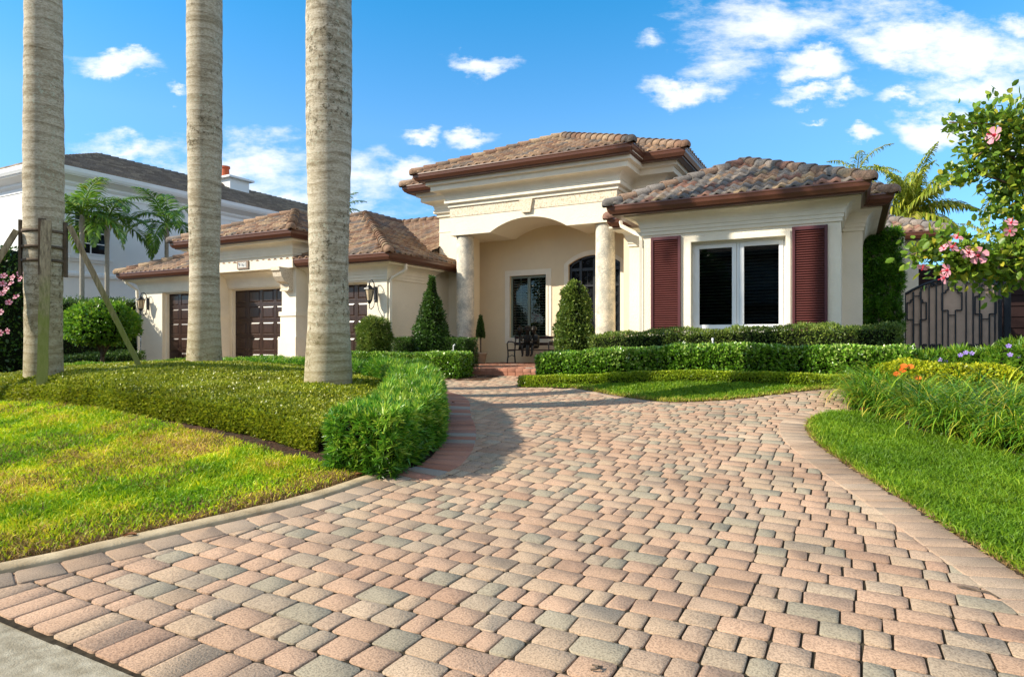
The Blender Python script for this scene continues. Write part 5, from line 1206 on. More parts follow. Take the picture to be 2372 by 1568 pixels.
# ------------------------------------------------------------------ right side: gate, ivy, border plants
def S(x, y): return x/1.25379, y/1.25379
gy = 19.0; gx0_, gx1_ = 1.17, 3.20; gz0 = EYE-.31; gzt = EYE+1.17; gcx = (gx0_+gx1_)/2
gate = empty('iron_gate', (gcx, gy, 0), label='arched black iron gate with stepped ornaments over brown panels', cat='gate'); hwg = (gx1_-gx0_)/2
def arch(x): return gzt+.33*(1-((x-.12)/hwg)**2)
m = MB(); n = 24; xs = np.linspace(-hwg+.06, hwg-.06, n+1)
m.prism([(xs[0], gz0+.02)]+[(x, arch(x)-.03) for x in xs]+[(xs[-1], gz0+.02)], .03, .045); m.build('backing_panel', GATEPANEL, gate)
m = MB(); m.tube([(x, 0, arch(x)) for x in np.linspace(-hwg, hwg, 30)], .032, 8); m.box(-hwg, -hwg+.07, -.03, .025, gz0, arch(-hwg)); m.box(hwg-.07, hwg, -.03, .025, gz0, arch(hwg)); m.box(-hwg+.07, hwg-.07, -.03, .025, gz0, gz0+.06); m.build('gate_frame', GATEIRON, gate)
bars = np.linspace(-hwg+.19, hwg-.19, 13); W2 = .075
for orn in (-hwg+.30, .02, hwg-.32):
    m = MB(); zt = arch(orn)-.30; zm = zt-.30; zb2 = zm-.42
    L_ = [(orn-W2, arch(orn)-.1), (orn-W2, zt), (orn-W2-.05, zt), (orn-W2-.05, zt-.07), (orn-W2-.13, zt-.07), (orn-W2-.13, zt-.50), (orn-W2, zt-.50), (orn-W2, gz0+.04)]
    for sgn in (1, -1):
        pts = [(orn+(x-orn)*sgn, -.01, z) for x, z in L_]
        for a, b_ in zip(pts[:-1], pts[1:]): m.tube([a, b_], .020, 4)
    m.tube([(orn-W2, -.01, zt+.10), (orn+W2, -.01, zt+.10)], .014, 4); m.tube([(orn-W2, -.01, zt-.62), (orn+W2, -.01, zt-.62)], .014, 4)
    m.build('ornament', GATEIRON, gate)
m = MB()
for x in (-.62+.0, -.45, -.30, -.17, .31, .45, .58, -.78, .88):
    m.tube([(x, -.01, gz0+.05), (x, -.01, arch(x)-.06)], .021, 4)
m.build('bars', GATEIRON, gate)
for x in (-.55, -.38, .38, .52, -.24, .66):
    for z_ in (arch(x)-.09, gz0+.12): m = MB(); m.tube(scroll(x, z_, .055, y=-.015), .014, 5); m.build('scroll', GATEIRON, gate)
for x, lab, zt in ((gx0_-.09, 'iron gate post beside the ivy-covered wall', gzt+.12), (gx1_+.10, 'iron gate post with a latch box beside the right-hand greenery', gzt+.22)):
    m = MB(); m.box(x-.065, x+.065, gy-.065, gy+.065, .4, zt, bev=.006); m.box(x-.075, x+.075, gy-.075, gy+.075, zt, zt+.015); 
    tag(m.build('gate_post', GATEIRON), lab, 'gate post', 'posts of the iron gate')
m = MB(); m.tube([(.2, gy-.15, EYE+.62), (1.1, gy-.15, EYE+.62)], .016, 6); m.tube([(.2, gy-.15, EYE-.4), (1.1, gy-.15, EYE-.4)], .016, 6)
for x in np.linspace(.25, 1.05, 6): m.tube([(x, gy-.15, .5), (x, gy-.15, EYE+.62)], .011, 6)
m.tube([(1.0+a*.07*math.cos(t_), gy-.15, EYE+.53+.07*math.sin(t_)) for a, t_ in [(1, q) for q in np.linspace(0, 5, 14)]], .010, 5)
tag(m.build('iron_fence', GATEIRON), 'short iron railing between the house wall and the gate post, half hidden by ivy', 'fence')
m = MB(); m.box(1.15, 4.3, 22.0, 22.2, .6, EYE+2.12)
for i in range(9): m.box(1.15, 4.3, 21.97, 22.0, .7+i*.30, .93+i*.30)
tag(m.build('screen_fence', DARKWOOD), 'dark brown slatted screen behind the iron gate', 'fence')
m = MB(); m.box(.9, 4.0, 19.4, 19.6, .3, gz0-.02); tag(m.build('garden_wall', PM('tan_wall', (.34, .24, .17), .8, .2, .15, 3)), 'low tan wall strip below the iron gate', 'wall')
ivr = empty('ivy', label='ivy screen of dense green leaves climbing the wall between the wing and the gate', cat='ivy')
n = 1500; x = rng.uniform(.24, 1.14, n); z = rng.uniform(.7, 4.05, n); k = rng.random(n) < np.clip(.95-.75*lump(np.c_[x, z, x*0], 3.2, 3)-.35*((z < 2.2) & (x > .75)), 0, 1); x, z = x[k], z[k]
P_ = np.c_[x+.05*np.sin(z*5), gy-.33-.22*rng.random(len(x))-.10*lump(np.c_[x, z, z], 3, 1), z]; q_ = np.clip(rng.random(len(x))*.7+.35*lump(P_, 3, 2)+.1, 0, 1)
PP, DD = rosette(P_, np.tile([0, -1, .3], (len(x), 1)), 9, .9); leafobj('foliage', PP, DD, .125, .022, LF_PODO, ivr, np.repeat(q_, 9), jit=.1, up=.1)
P_ = P_+np.array([0, .12, 0]); PP, DD = rosette(P_, np.tile([0, -1, 0], (len(x), 1)), 6, 1.1); leafobj('inner_foliage', PP, DD, .11, .03, LF_DARK, ivr, jit=.3)
m = MB()
for x in np.linspace(.35, 1.05, 6): m.tube([(x, gy-.30, .6), (x+.04, gy-.30, 2.0), (x-.03, gy-.31, 3.7)], .014, 5)
m.build('stems', BARK, ivr)
m = MB(); m.box(.0, 1.2, gy-.26, gy-.2, .4, 3.85); tag(m.build('ivy_wall', STUCCO), 'pale wall behind the ivy screen', 'wall')
hedge('tall_hedge', 'tall dark hedge right of the iron gate', 'hedge', [(3.75, 17.5), (4.9, 17.0), (6.2, 14.5)], 1.0, 2.5, 26000, .085, .018, LF_DARK, None, jit=.8, lumpa=.12, seed=31, inner=.2)
hedge('tall_hedge', 'light green hedge behind the gate and the right-hand post', 'hedge', [(3.0, 25), (6, 23.5), (9, 20)], 1.4, 3.2, 16000, .12, .03, LF_BACK, None, jit=.8, lumpa=.2, seed=33)

# strap-leaved border
def strapbed():
    C = []
    B = resamp(lawnR_back, .15); nb_, tb_ = normals2(B)
    for r_, dens in ((.18, 1), (.42, 1), (.70, 1), (1.0, .9), (1.35, .8), (1.7, .6)):
        for i in range(len(B)):
            if rng.random() < dens: C.append(B[i]+nb_[i]*(r_+rng.normal(0, .05))+rng.normal(0, .05, 2))
    for q in [G(2010, 945), G(2000, 925), G(2035, 925), G(2055, 905), G(2085, 895), G(2060, 935), G(2100, 905), G(2130, 900), G(2150, 890), G(2025, 908), G(2110, 885)]:
        for _ in range(3): C.append(np.array(q)+rng.normal(0, .09, 2))
    C = np.array(C); C = C[(C[:, 0] < 4)]; nb = 60; n = len(C)*nb; base = np.repeat(C, nb, 0)+rng.normal(0, .03, (n, 2))
    az = rng.uniform(0, 2*np.pi, n); el = rng.uniform(.9, 1.5, n); L = rng.uniform(.46, .82, n); m = 6; P = np.c_[base, T(base[:, 0], base[:, 1])]
    h = np.c_[np.cos(az), np.sin(az), np.zeros(n)]; sd = np.c_[-np.sin(az), np.cos(az), np.zeros(n)]; w = rng.uniform(.015, .027, n)[:, None]*.5; dr = rng.uniform(1.7, 3.4, n)
    V = []; cur = P
    for i in range(m):
        ww = w*(1-.15*i) if i < m-1 else w*.08; V += [cur-sd*ww, cur+sd*ww]; a = el-dr*((i+.5)/m)**1.3; cur = cur+(h*np.cos(a)[:, None]+np.array([0, 0, 1])*np.sin(a)[:, None])*(L/(m-1))[:, None]
    V = np.stack(V, 1).reshape(-1, 3); k = (np.arange(n)*2*m)[:, None]; Fs = [k+np.array([2*i, 2*i+1, 2*i+3, 2*i+2]) for i in range(m-1)]; r = np.clip(rng.random(n)**1.2, 0, 1)
    tag(npmesh('strap_leaf_border', V, Fs, [r]*(m-1), LILY), 'mass of long arching strap leaves edging the right lawn', 'border plants', kind='stuff')
strapbed()
Bn, _ = normals2(lawnR_back)
def flower5(name, mat, parent, c, r, normal, k=5, cen=None, cup=.3):
    c = np.array(c); nrm = unit(np.array(normal, float)); a = unit(np.cross(nrm, [.3, .2, .9])); b = np.cross(nrm, a); V = [c]; F = []; 
    for i in range(k):
        t0 = 2*math.pi*i/k; 
        for dt, rr, hh in ((-.50, .62, cup*.7), (-.42, .98, cup), (0, 1.06, cup*.9), (.42, .98, cup), (.50, .62, cup*.7)):
            t = t0+dt; V.append(c+(a*math.cos(t)+b*math.sin(t))*r*rr+nrm*r*hh*(1+.2*math.sin(3*t)))
        o = 1+i*5; F.append((0, o, o+1, o+2)); F.append((0, o+2, o+3, o+4))
    ob = npmesh(name, V, [np.array(F)], [rng.random(len(F))], mat, parent)
    if cen:
        m = MB(); m.tube([c+nrm*r*.05, c+nrm*r*.5, c+nrm*r*1.0+a*r*.1], [r*.22, r*.06, r*.09], 7); m.build('flower_centre', cen, ob)
    return ob
for i, (vx, vy, d_, rx, lab) in enumerate(((2110, 905, 9.2, .34, 'leftmost golden-leaved low shrub with orange flowers in the border'), (2200, 915, 8.9, .40, 'middle golden-leaved low shrub in the border'), (2275, 925, 8.7, .36, 'bright yellow low shrub at the right of the border'))):
    g_ = G(vx, vy); x, y = AT(vx, vy, d_)[:2]; zb3 = float(T(x, y))
    sh = blobshrub('golden_shrub', lab, 'shrub', (x, y, zb3+.05), (rx*1.35, rx, .37 if i else .42), 6500, .045, .028, LF_YEL, 'golden shrubs in the right border', lambda t: np.sqrt(np.clip(1-t**3, 0, 1)), jit=.9, seed=i, lumpa=.07, core=.5)
    for (fx, fy) in [((623+2500*4.9)/4.9, 0)]: pass
ofl = [(612, 315), (705, 325), (512, 430), (595, 375), (815, 482), (1430, 550), (1635, 550), (1775, 430)]
gs = [o for o in bpy.data.objects if o.name.startswith('golden_shrub')]
for (zx, zy) in ofl:
    vx, vy = S(2500+zx/4.9, 1000+zy/4.9); c = AT(vx, vy, 8.75-.0*zy); par = min(gs, key=lambda o: abs(AT(vx, vy, 8.7)[0]-sum(v.co.x for v in o.children[0].data.vertices[:50])/50))
    flower5('flower', ORNG, par, c, .045, (0, -.6, .6), 7, cup=.35)
ru = []
for i, (vx, vy, d_, h_) in enumerate(((2165, 872, 10.2, .42), (2225, 870, 10.0, .47), (2290, 875, 9.7, .50), (2350, 880, 9.4, .60), (2420, 890, 9.0, .68))):
    x, y = AT(vx, vy, d_)[:2]; zb3 = float(T(x, y))
    ru.append(blobshrub('violet_plant', ['leftmost violet-flowered plant with long narrow leaves below the gate', 'second violet-flowered plant from the left below the gate', 'middle violet-flowered plant with long narrow leaves', 'violet-flowered plant below the right gate post', 'violet-flowered plant at the right edge of the border'][i], 'plant', (x, y, zb3+.05), (.40, .36, h_), 2600, .12, .020, LF_FRESH, 'violet-flowered plants in the right border', lambda t: np.sqrt(np.clip(1-t**2.5, 0, 1)), jit=.8, seed=40+i, lumpa=.06, shape='o'))
for (zx, zy, i) in ((1205, 250, 0), (1420, 155, 1), (1495, 120, 1), (1580, 130, 1), (2125, 150, 3), (2105, 25, 3), (2240, 170, 3), (1130, 220, 0)):
    vx, vy = S(2500+zx/4.9, 1000+zy/4.9); flower5('flower', PURP, ru[i], AT(vx, vy, (9.85, 9.6, 9.3, 9.1)[i]), .035, (-.2, -.8, .4), 5)

# pink hibiscus on the right
hib = empty('hibiscus', label='pink-flowered hibiscus reaching into the picture from the right edge', cat='hibiscus bush'); hd = 6.5
def Z5(x, y, d=hd): vx, vy = S(2374+x/2.24, 300+y/2.24); return Vector(AT(vx, vy, d))
root = Vector(AT(2560, 1000, 6.9)); root.z = float(T(root.x, root.y))
knee = Z5(1600, 1000, 6.8); top = Z5(1560, 420, 6.7)
brs = [[root, knee, Z5(1344, 930), Z5(1262, 908), Z5(1130, 1000), Z5(960, 960), Z5(820, 935), Z5(690, 960), Z5(610, 985)], [knee, Z5(1344, 1000), Z5(1200, 1012), Z5(1050, 1040), Z5(900, 1080), Z5(860, 1110)], [root, knee, Z5(1640, 700, 6.7), top, Z5(1400, 250), Z5(1200, 140), Z5(1000, 130), Z5(860, 125)],
       [top, Z5(1344, 430), Z5(1250, 330), Z5(1130, 250), Z5(1060, 330), Z5(960, 400)], [Z5(1640, 700, 6.7), Z5(1344, 560), Z5(1240, 520), Z5(1120, 480), Z5(1000, 430)], [Z5(1640, 760, 6.7), Z5(1344, 780), Z5(1240, 800)], [knee, Z5(1420, 1060, 6.6), Z5(1330, 1120), Z5(1220, 1060)], [top, Z5(1450, 150), Z5(1300, 110), Z5(1180, 100)], [top, Z5(1344, 620), Z5(1290, 660)]]
for b_ in brs:
    m = MB(); L_ = len(b_); m.tube(b_, [.035 if b_[0] is root else .02]+[.016-.010*i/L_ for i in range(1, L_)], 7); m.build('branch', BARK, hib, smooth=True)
PP = []; DDs = []
for b_ in brs:
    for a, c in zip(b_[:-1], b_[1:]):
        seglen = (c-a).length; k = int(seglen*150)
        for _ in range(k):
            t = random.random(); p = a.lerp(c, t); off = Vector(rng.normal(0, .075, 3)); off.z *= .8; PP.append(p+off); DDs.append(off.normalized()+Vector((0, -.2, 0)))
for (zx, zy, s_, n_) in ((1120, 170, .13, 150), (1240, 150, .15, 190), (1330, 220, .16, 220), (1290, 330, .15, 170), (1340, 450, .16, 220), (1240, 500, .12, 120), (1310, 620, .12, 130), (1050, 350, .07, 60), (900, 120, .04, 22), (960, 440, .05, 36), (860, 480, .05, 36), (650, 990, .05, 45), (760, 900, .07, 60), (830, 1000, .10, 150), (930, 900, .07, 70), (950, 1080, .08, 90), (1060, 1090, .07, 60), (1240, 1010, .12, 150), (1320, 900, .12, 130), (1344, 1060, .14, 180), (1310, 790, .10, 110), (1140, 1190, .06, 34), (1000, 1020, .08, 60)):
    c = Z5(zx, zy, hd+.05)
    for _ in range(n_):
        off = Vector(rng.normal(0, s_, 3)); PP.append(c+off); DDs.append(off.normalized()+Vector((0, -.3, .1)))
leafobj('foliage', np.array([tuple(p) for p in PP]), np.array([tuple(p) for p in DDs]), .085, .055, leafmat('hibiscus_leaf', [(0, (.09, .18, .02)), (.55, (.20, .34, .03)), (.85, (.38, .48, .05)), (1, (.68, .58, .06))], .38, .4, .5), hib, jit=.7, shape='o', up=.0)
for (zx, zy, r_, nn_) in ((1155, 210, .085, (-.7, -.6, .1)), (870, 940, .07, (.5, -.5, .5)), (985, 972, .065, (-.3, -.8, .1)), (1048, 992, .085, (-.1, -.9, .0)), (690, 1058, .055, (-.2, -.4, -.8)), (850, 1085, .07, (-.8, -.4, -.2)), (828, 1135, .06, (-.9, -.2, -.3)), (1258, 782, .06, (.2, -.6, .6)), (1252, 830, .055, (0, -.8, -.4)), (905, 880, .06, (.3, -.5, .8)), (825, 945, .045, (-.5, -.5, .5))):
    flower5('flower', PINK, hib, Z5(zx, zy, hd-.18), r_, nn_, 5, REDC, cup=.28)
# pink hibiscus on the left
hd2 = 11.8
def Z6(x, y, d=hd2): vx, vy = S(x/3.136, 620+y/3.136); return AT(vx, vy, d)
c2 = AT(-20, 700, 12.3); zg2 = float(T(c2[0], c2[1])); h2 = c2[2]+.9-zg2
hb2 = blobshrub('hibiscus', 'dark bushy hibiscus dotted with pink flowers behind the left palm', 'hibiscus bush', (c2[0], c2[1], zg2), (1.0, 1.0, 2.85), 9000, .075, .045, LF_DARK, None, lambda t: np.sqrt(np.clip(1-np.abs(2*t-1)**4, 0, 1)), jit=.8, seed=50, shape='o', lumpa=.15)
for (zx, zy) in ((35, 570), (118, 585), (185, 548), (188, 598), (105, 638), (30, 640), (22, 727), (82, 810), (8, 900), (75, 1070), (5, 1088), (60, 690), (150, 760)):
    flower5('flower', PINK, hb2, Z6(zx, zy, 11.35), .058, (.5+rng.normal(0, .3), -.8, .2+rng.normal(0, .3)), 5, REDC, cup=.2)

# ------------------------------------------------------------------ left background
hedge('tall_hedge', 'tall dark hedge on the boundary between the garage and the white house', 'hedge', [(-19.6, 5.2), (-20.8, 8.5), (-21.9, 11.8), (-22.0, 13.2)], 1.3, 2.15, 26000, .085, .03, LF_DARK, None, jit=.8, lumpa=.16, seed=60, inner=.2)
hedge('tall_hedge', 'clipped dark hedge climbing the left end wall of the garage', 'hedge', [(-21.75, 12.2), (-21.62, 13.2)], .62, 1.75, 9000, .06, .03, LF_DARK, None, jit=.8, lumpa=.05, seed=61)
hedge('rear_hedge', 'low dark hedge at the foot of the umbrella tree', 'hedge', [(-18.4, 7.8), (-18.6, 9.5), (-18.9, 11.5)], .9, .55, 9000, .07, .03, LF_DARK, 'low hedges', jit=.8, lumpa=.05, seed=62)
cu = AT(238, 790, 15.5); zgu = float(T(cu[0], cu[1]))
um = blobshrub('umbrella_tree', 'small bright green tree clipped to an umbrella shape in front of the dark hedge', 'tree', (cu[0], cu[1], EYE-.12), (.92, .80, 1.02), 7500, .085, .05, LF_FRESH, None, lambda t: np.where(t < .25, .55+1.6*t, np.sqrt(np.clip(1-((t-.25)/.75)**2.6, 0, 1))*.97), jit=.8, seed=63, shape='o', lumpa=.09, core=.7, inner=.2)
m = MB(); m.tube([(cu[0], cu[1], zgu-.1), (cu[0]-.03, cu[1], zgu+.5), (cu[0]+.03, cu[1], EYE+.2)], [.06, .045, .04], 8); m.tube([(cu[0], cu[1], zgu+.6), (cu[0]-.45, cu[1], EYE+.1)], [.03, .02], 6); m.tube([(cu[0], cu[1], zgu+.6), (cu[0]+.35, cu[1]+.1, EYE+.15)], [.03, .02], 6); m.build('trunk', BARK, um, smooth=True)

# ------------------------------------------------------------------ neighbour's white house
NB = empty('white_house', label='white two-storey stucco house with brown tile roof behind the left palm', cat='house')
nx = -25.6; ny0 = 12.55; nH = E(6.25)
m = MB(); m.box(nx-9, nx, ny0, 34, 0, nH-.1); m.build('wall', WHITESTUC, NB)
m = MB(); m.box(nx-7, nx-.8, 34, 46, 0, nH-.25); m.build('wall', WHITESTUC, NB)
m = MB(); m.sweep([(nx-9, ny0), (nx, ny0), (nx, 34)], [(0, E(2.3)), (.07, E(2.3)), (.10, E(2.36)), (.10, E(2.45)), (.06, E(2.48)), (0, E(2.5))]); m.build('string_course', WHITETRIM, NB)
m = MB(); m.sweep([(nx-9, ny0), (nx, ny0), (nx, 34), (nx-2, 34)], [(0, nH-.75), (.03, nH-.75), (.03, nH-.6), (.12, nH-.5), (.12, nH-.42), (.5, nH-.22), (.5, nH-.1), (0, nH-.1)]); m.build('eaves_board', WHITETRIM, NB)
gutter(NB, [(nx-9, ny0-.6), (nx+.6, ny0-.6), (nx+.6, 34.5), (nx-2, 34.5)], nH, mat=WHITETRIM, h=.24)
hiproof(NB, nx-8.2, nx+.56, ny0-.56, 34.4, nH, .42, TILEN, kind='flat', sides='fr', tw=.33, th=.42, capw=.10)
gutter(NB, [(nx-.2, 34.6), (nx-.2, 46.5), (nx-6, 46.5)], nH-.2, mat=WHITETRIM, h=.24)
hiproof(NB, nx-7.4, nx-.24, 32, 46.4, nH-.2, .42, TILEN, kind='flat', sides='r', tw=.33, th=.42, back=True, capw=.10)
m = MB(); m.box(nx-4.6, nx-3.2, 22.6, 23.8, nH+.8, nH+2.2); m.box(nx-4.8, nx-3.0, 22.4, 24.0, nH+2.2, nH+2.3); ch = m.build('chimney', WHITESTUC, NB)
m = MB(); m.lathe([(.22, 0), (.20, .5), (.25, .52), (.25, .62)], (nx-3.9, 22.85, nH+2.3), 16); m.build('chimney_pot', TERRA, ch)
def nwin(y, z0_, z1_, wd):
    w = empty('window', (nx, y, z0_), parent=NB); H_ = z1_-z0_; m = MB(); a = wd/2
    m.box(.0, .05, -a-.09, -a, -.09, H_+.09); m.box(.0, .05, a, a+.09, -.09, H_+.09); m.box(.0, .05, -a, a, H_, H_+.09); m.box(0, .12, -a-.2, a+.2, -.22, -.09); m.box(0, .07, -a-.15, a+.15, -.32, -.22); m.build('window_trim', WHITETRIM, w)
    m = MB(); m.box(-.06, .012, -a, a, 0, H_); m.build('pane', GLASS, w)
    m = MB()
    for yy in (-a+.02, 0, a-.02): m.box(.012, .035, yy-.02, yy+.02, 0, H_)
    for zz in (.02, H_*.25, H_*.5, H_*.75, H_-.02): m.box(.013, .034, -a, a, zz-.02, zz+.02)
    m.build('muntins', WHITETRIM, w)
nwin(13.9, E(3.2), E(4.85), 1.2); nwin(20.6, E(3.15), E(5.1), 1.3); nwin(28, E(3.3), E(5.1), 1.2)
m = MB(); m.tube([(nx+.35, ny0-.35, nH-.24), (nx+.33, ny0-.3, nH-.5), (nx-.9, ny0-.07, nH-1.0), (nx-.95, ny0-.06, .5)], .05, 8); m.build('downpipe', GREYPIPE, NB)

# ------------------------------------------------------------------ bench with two bronze children
bn = empty('garden_bench', (-7.80, 15.85, FL), label='dark wooden garden bench against the porch wall under the window', cat='bench'); BW = .66
m = MB()
for i in range(4): m.box(-BW, BW, -.24+i*.11, -.15+i*.11, .36, .385, bev=.004)
m.build('seat', BENCHM, bn)
m = MB()
for z_ in (.50, .68): m.box(-BW, BW, .19+(z_-.5)*.12, .215+(z_-.5)*.12, z_, z_+.075, bev=.004)
m.build('backrest', BENCHM, bn)
for sx in (-1, 1):
    m = MB(); x = sx*(BW-.03); m.tube([(x, .20, .0), (x, .16, .25), (x, .19, .45), (x, .24, .77)], .022, 6); m.tube([(x, -.28, 0), (x, -.23, .22), (x, -.24, .36)], .022, 6)
    m.tube([(x, .20, .56), (x, .0, .60), (x, -.22, .60), (x, -.28, .54), (x, -.24, .36)], .018, 6); m.tube([(x, -.24, .35), (x, .17, .35)], .018, 6); m.tube([(x, -.2, .18), (x, 0, .22), (x, .16, .18)], .012, 6); m.build('bench_end', BLACKIRON, bn)
def child(loc, rz, label, lean=0.0, hair=1.0):
    r = empty('statue', loc, rz, label=label, cat='statue', group='bronze children on the bench')
    J = {'pel': (0, 0, .09, .085), 'sp': (0, .0, .20, .085), 'ch': (lean*.3, -.02, .32, .085), 'nk': (lean*.6, -.05, .42, .038), 'hd0': (lean*.7, -.07, .47, .055), 'hd1': (lean*.75, -.085, .545, .078), 'hd2': (lean*.75, -.08, .60, .055),
         'hL': (.055, -.04, .08, .062), 'kL': (.075, -.26, .10, .048), 'aL': (.07, -.30, -.14, .030), 'tL': (.07, -.37, -.17, .026), 'hR': (-.055, -.04, .08, .062), 'kR': (-.07, -.27, .10, .048), 'aR': (-.05, -.28, -.15, .030), 'tR': (-.05, -.35, -.18, .026),
         'sL': (.10+lean*.3, -.03, .36, .036), 'eL': (.14, -.12, .24, .028), 'wL': (.06, -.24, .22, .020), 'gL': (.03, -.28, .22, .020), 'sR': (-.10+lean*.3, -.03, .36, .036), 'eR': (-.14, -.12, .24, .028), 'wR': (-.06, -.24, .22, .020), 'gR': (-.03, -.28, .22, .020)}
    E_ = [('pel', 'sp'), ('sp', 'ch'), ('ch', 'nk'), ('nk', 'hd0'), ('hd0', 'hd1'), ('hd1', 'hd2'), ('pel', 'hL'), ('hL', 'kL'), ('kL', 'aL'), ('aL', 'tL'), ('pel', 'hR'), ('hR', 'kR'), ('kR', 'aR'), ('aR', 'tR'), ('ch', 'sL'), ('sL', 'eL'), ('eL', 'wL'), ('wL', 'gL'), ('ch', 'sR'), ('sR', 'eR'), ('eR', 'wR'), ('wR', 'gR')]
    ks = list(J); me = bpy.data.meshes.new('body'); me.from_pydata([J[k][:3] for k in ks], [(ks.index(a), ks.index(b)) for a, b in E_], []); me.update()
    o = link('body', me, STATUE, r); bm = bmesh.new(); bm.from_mesh(me); bm.verts.ensure_lookup_table(); sk = bm.verts.layers.skin.verify()
    for i, k in enumerate(ks): bm.verts[i][sk].radius = (J[k][3], J[k][3]); bm.verts[i][sk].use_root = (k == 'pel')
    bm.to_mesh(me); bm.free(); o.modifiers.new('skin', 'SKIN'); sb = o.modifiers.new('sub', 'SUBSURF'); sb.levels = 2; sb.render_levels = 2
    # hair cap and face details
    m = MB(); hx, hy, hz = J['hd1'][:3]; bmh = bmesh.new(); bmesh.ops.create_icosphere(bmh, subdivisions=3, radius=.088*hair)
    for v in bmh.verts:
        c = v.co; c.z *= .95; c += c.normalized()*(.010*math.sin(c.x*90)*math.sin(c.y*80+c.z*70)); c.y = max(c.y, -.045) if c.z < .03 else c.y; v.co = c+Vector((hx, hy+.02, hz+.02))
    mh = bpy.data.meshes.new('hair'); bmh.to_mesh(mh); bmh.free(); link('hair', mh, STATUE, r, smooth=True)
    return r
child((-7.93, 15.80, FL+.39), rad(12), 'bronze seated child with thick curly hair on the left of the pair on the bench', .05, 1.12)
child((-7.64, 15.80, FL+.39), rad(-12), 'bronze seated child on the right of the pair on the bench', -.05, .95)
m = MB(); m.box(-.09, 0, -.002, .06, 0, .006, M=Matrix.Translation((-7.785, 15.50, FL+.60)) @ Matrix.Rotation(rad(25), 4, 'Y') @ Matrix.Rotation(rad(30), 4, 'X')); m.box(0, .09, -.002, .06, 0, .006, M=Matrix.Translation((-7.785, 15.50, FL+.60)) @ Matrix.Rotation(rad(-25), 4, 'Y') @ Matrix.Rotation(rad(30), 4, 'X'))
tag(m.build('book', STATUE), 'open bronze book held between the two children', 'book')
m = MB(); m.lathe([(.03, 0), (.03, .06), (.06, .08), (.085, .15), (.075, .22), (.03, .27), (.01, .29)], (-8.22, 15.93, FL+.76), 16)
m.lathe([(.045, -.38), (.03, -.3), (.03, 0)], (-8.22, 15.93, FL+.76), 12); tag(m.build('finial_bust', STATUE, smooth=True), 'small dark bust standing behind the left half of the bench', 'statue')

# ------------------------------------------------------------------ small things
m = MB(); x, y = G(1046, 815); x, y = -8.35, 12.72; m.tube([(x, y, .5), (x+.01, y, 1.12)], .014, 6); m.tube([(x+.01, y, 1.12), (x+.05, y, 1.16)], .018, 6); tag(m.build('sprinkler_riser', WHITETRIM), 'white sprinkler pipe standing in the hedge left of the porch', 'sprinkler')
m = MB(); m.tube([(-2.3, 12.4, .6), (-2.3, 12.4, 1.28)], .013, 6); m.tube([(-2.3, 12.4, 1.26), (-2.3, 12.4, 1.31)], .022, 8); tag(m.build('sprinkler_riser', WHITETRIM), 'white sprinkler pipe between the two hedges under the window', 'sprinkler')
x, y = G(1999, 957); bm = bmesh.new(); bmesh.ops.create_icosphere(bm, subdivisions=2, radius=.032); 
for v in bm.verts: v.co.z *= .8; v.co += v.co.normalized()*rng.normal(0, .002)
me = bpy.data.meshes.new('fallen_flower'); bm.to_mesh(me); bm.free(); o = link('fallen_flower', me, REDBALL, None, (x, y, float(T(x, y))+.05), True); tag(o, 'red fallen bud at the tip of the right lawn', 'flower')
def twig(pts, r, label):
    Q = [G(*p) for p in pts]; m = MB(); m.tube([(a, b_, float(T(a, b_))+.010+.006*(i % 2)) for i, (a, b_) in enumerate(Q)], r, 5); tag(m.build('twig', BARK), label, 'twig')
twig([(2218, 1362), (2232, 1366), (2262, 1370), (2290, 1378), (2312, 1388)], .005, 'dark curved twig lying on the pavers at the lower right')
twig([(1372, 1545), (1385, 1552), (1395, 1549), (1382, 1558), (1368, 1556)], .004, 'small curled twig on the pavers at the bottom edge')
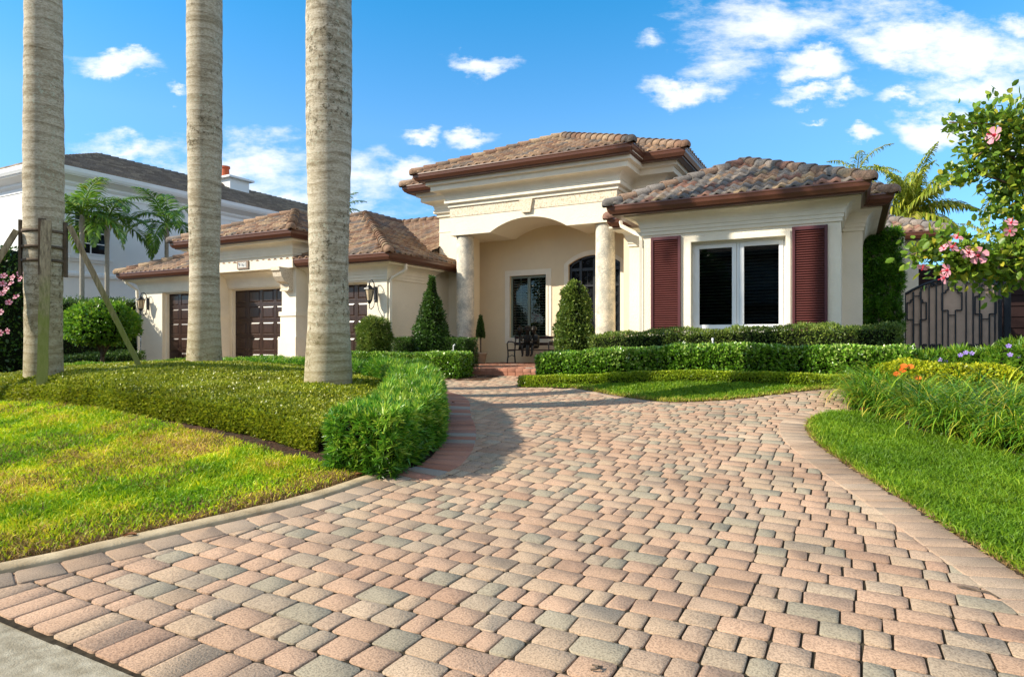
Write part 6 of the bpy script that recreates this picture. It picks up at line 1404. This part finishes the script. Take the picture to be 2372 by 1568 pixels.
def fallen(vx, vy, s_, lab, mat=DRYLEAF):
    x, y = G(vx, vy); z = float(T(x, y))+.028; a = random.random()*6; V, F = [], []
    for i in range(7):
        t = i/6; w = s_*.3*math.sin(math.pi*min(t*.95+.05, 1)); 
        for sg in (-1, 0, 1): V.append((x+math.cos(a)*(t-.5)*s_-math.sin(a)*w*sg, y+math.sin(a)*(t-.5)*s_+math.cos(a)*w*sg, z+.012*abs(sg)+.01*math.sin(t*3)))
    for i in range(6):
        for j in range(2): F.append((i*3+j, (i+1)*3+j, (i+1)*3+j+1, i*3+j+1))
    me = bpy.data.meshes.new('fallen_leaf'); me.from_pydata(V, [], F); o = link('fallen_leaf', me, mat); tag(o, lab, 'leaf')
fallen(302, 1252, .07, 'single brown leaf on the dry grass by the kerb'); fallen(1050, 938, .06, 'brown leaf on the pavers near the hedge'); fallen(830, 1108, .08, 'pale leaf on the mulch at the end of the kerb')

# ------------------------------------------------------------------ the far side of the street, seen only mirrored in the panes
OP = empty('white_house', label='pale two-storey house with balcony on the far side of the street, outside the photo', cat='house')
m = MB(); m.box(-16, 6, -24, -16, -.1, 6.6); m.build('wall', PM('grey_stucco', (.34, .33, .31), .85, .2, .05, 1, 0), OP)
m = MB(); m.box(-17, 7, -25, -15, 6.6, 6.9); m.add([(-17, -25, 6.9), (7, -25, 6.9), (7, -15, 6.9), (-17, -15, 6.9), (-12, -20, 9.2), (2, -20, 9.2)], [(0, 1, 5, 4), (1, 2, 5), (2, 3, 4, 5), (3, 0, 4)]); m.build('roof', TILEN, OP)
for x in (-13.5, -9.5, -1.0, 3.5):
    for z0_, z1_ in ((.9, 2.6), (4.0, 5.7)): m = MB(); m.box(x-.7, x+.7, -15.99, -15.9, z0_, z1_); m.build('window', GLASS, OP)
m = MB(); m.box(-7.5, -3, -15.99, -14.8, 3.3, 3.5); m.box(-7.5, -3, -14.86, -14.8, 4.3, 4.36)
for x in np.linspace(-7.4, -3.1, 24): m.box(x-.015, x+.015, -14.85, -14.82, 3.5, 4.3)
m.build('balcony', BLACKIRON, OP)
for i, (x, y, r_, h_) in enumerate(((-19, -13, 3.2, 8), (-9, -12.5, 2.4, 6.0), (9.5, -13.5, 3.4, 8.5), (2.5, -12.5, 1.8, 4.5), (16, -9, 4, 9))):
    blobshrub('street_tree', ['large', 'medium', 'tall', 'low', 'broad'][i]+' leafy tree on the far side of the street, outside the photo', 'tree', (x, y, .8), (r_, r_, h_), 3500, .34, .2, LF_DARK, 'trees across the street', jit=.8, seed=80+i, lumpa=.5, core=.85, trunk=([(x, y, 0), (x, y, 2.5)], .25))
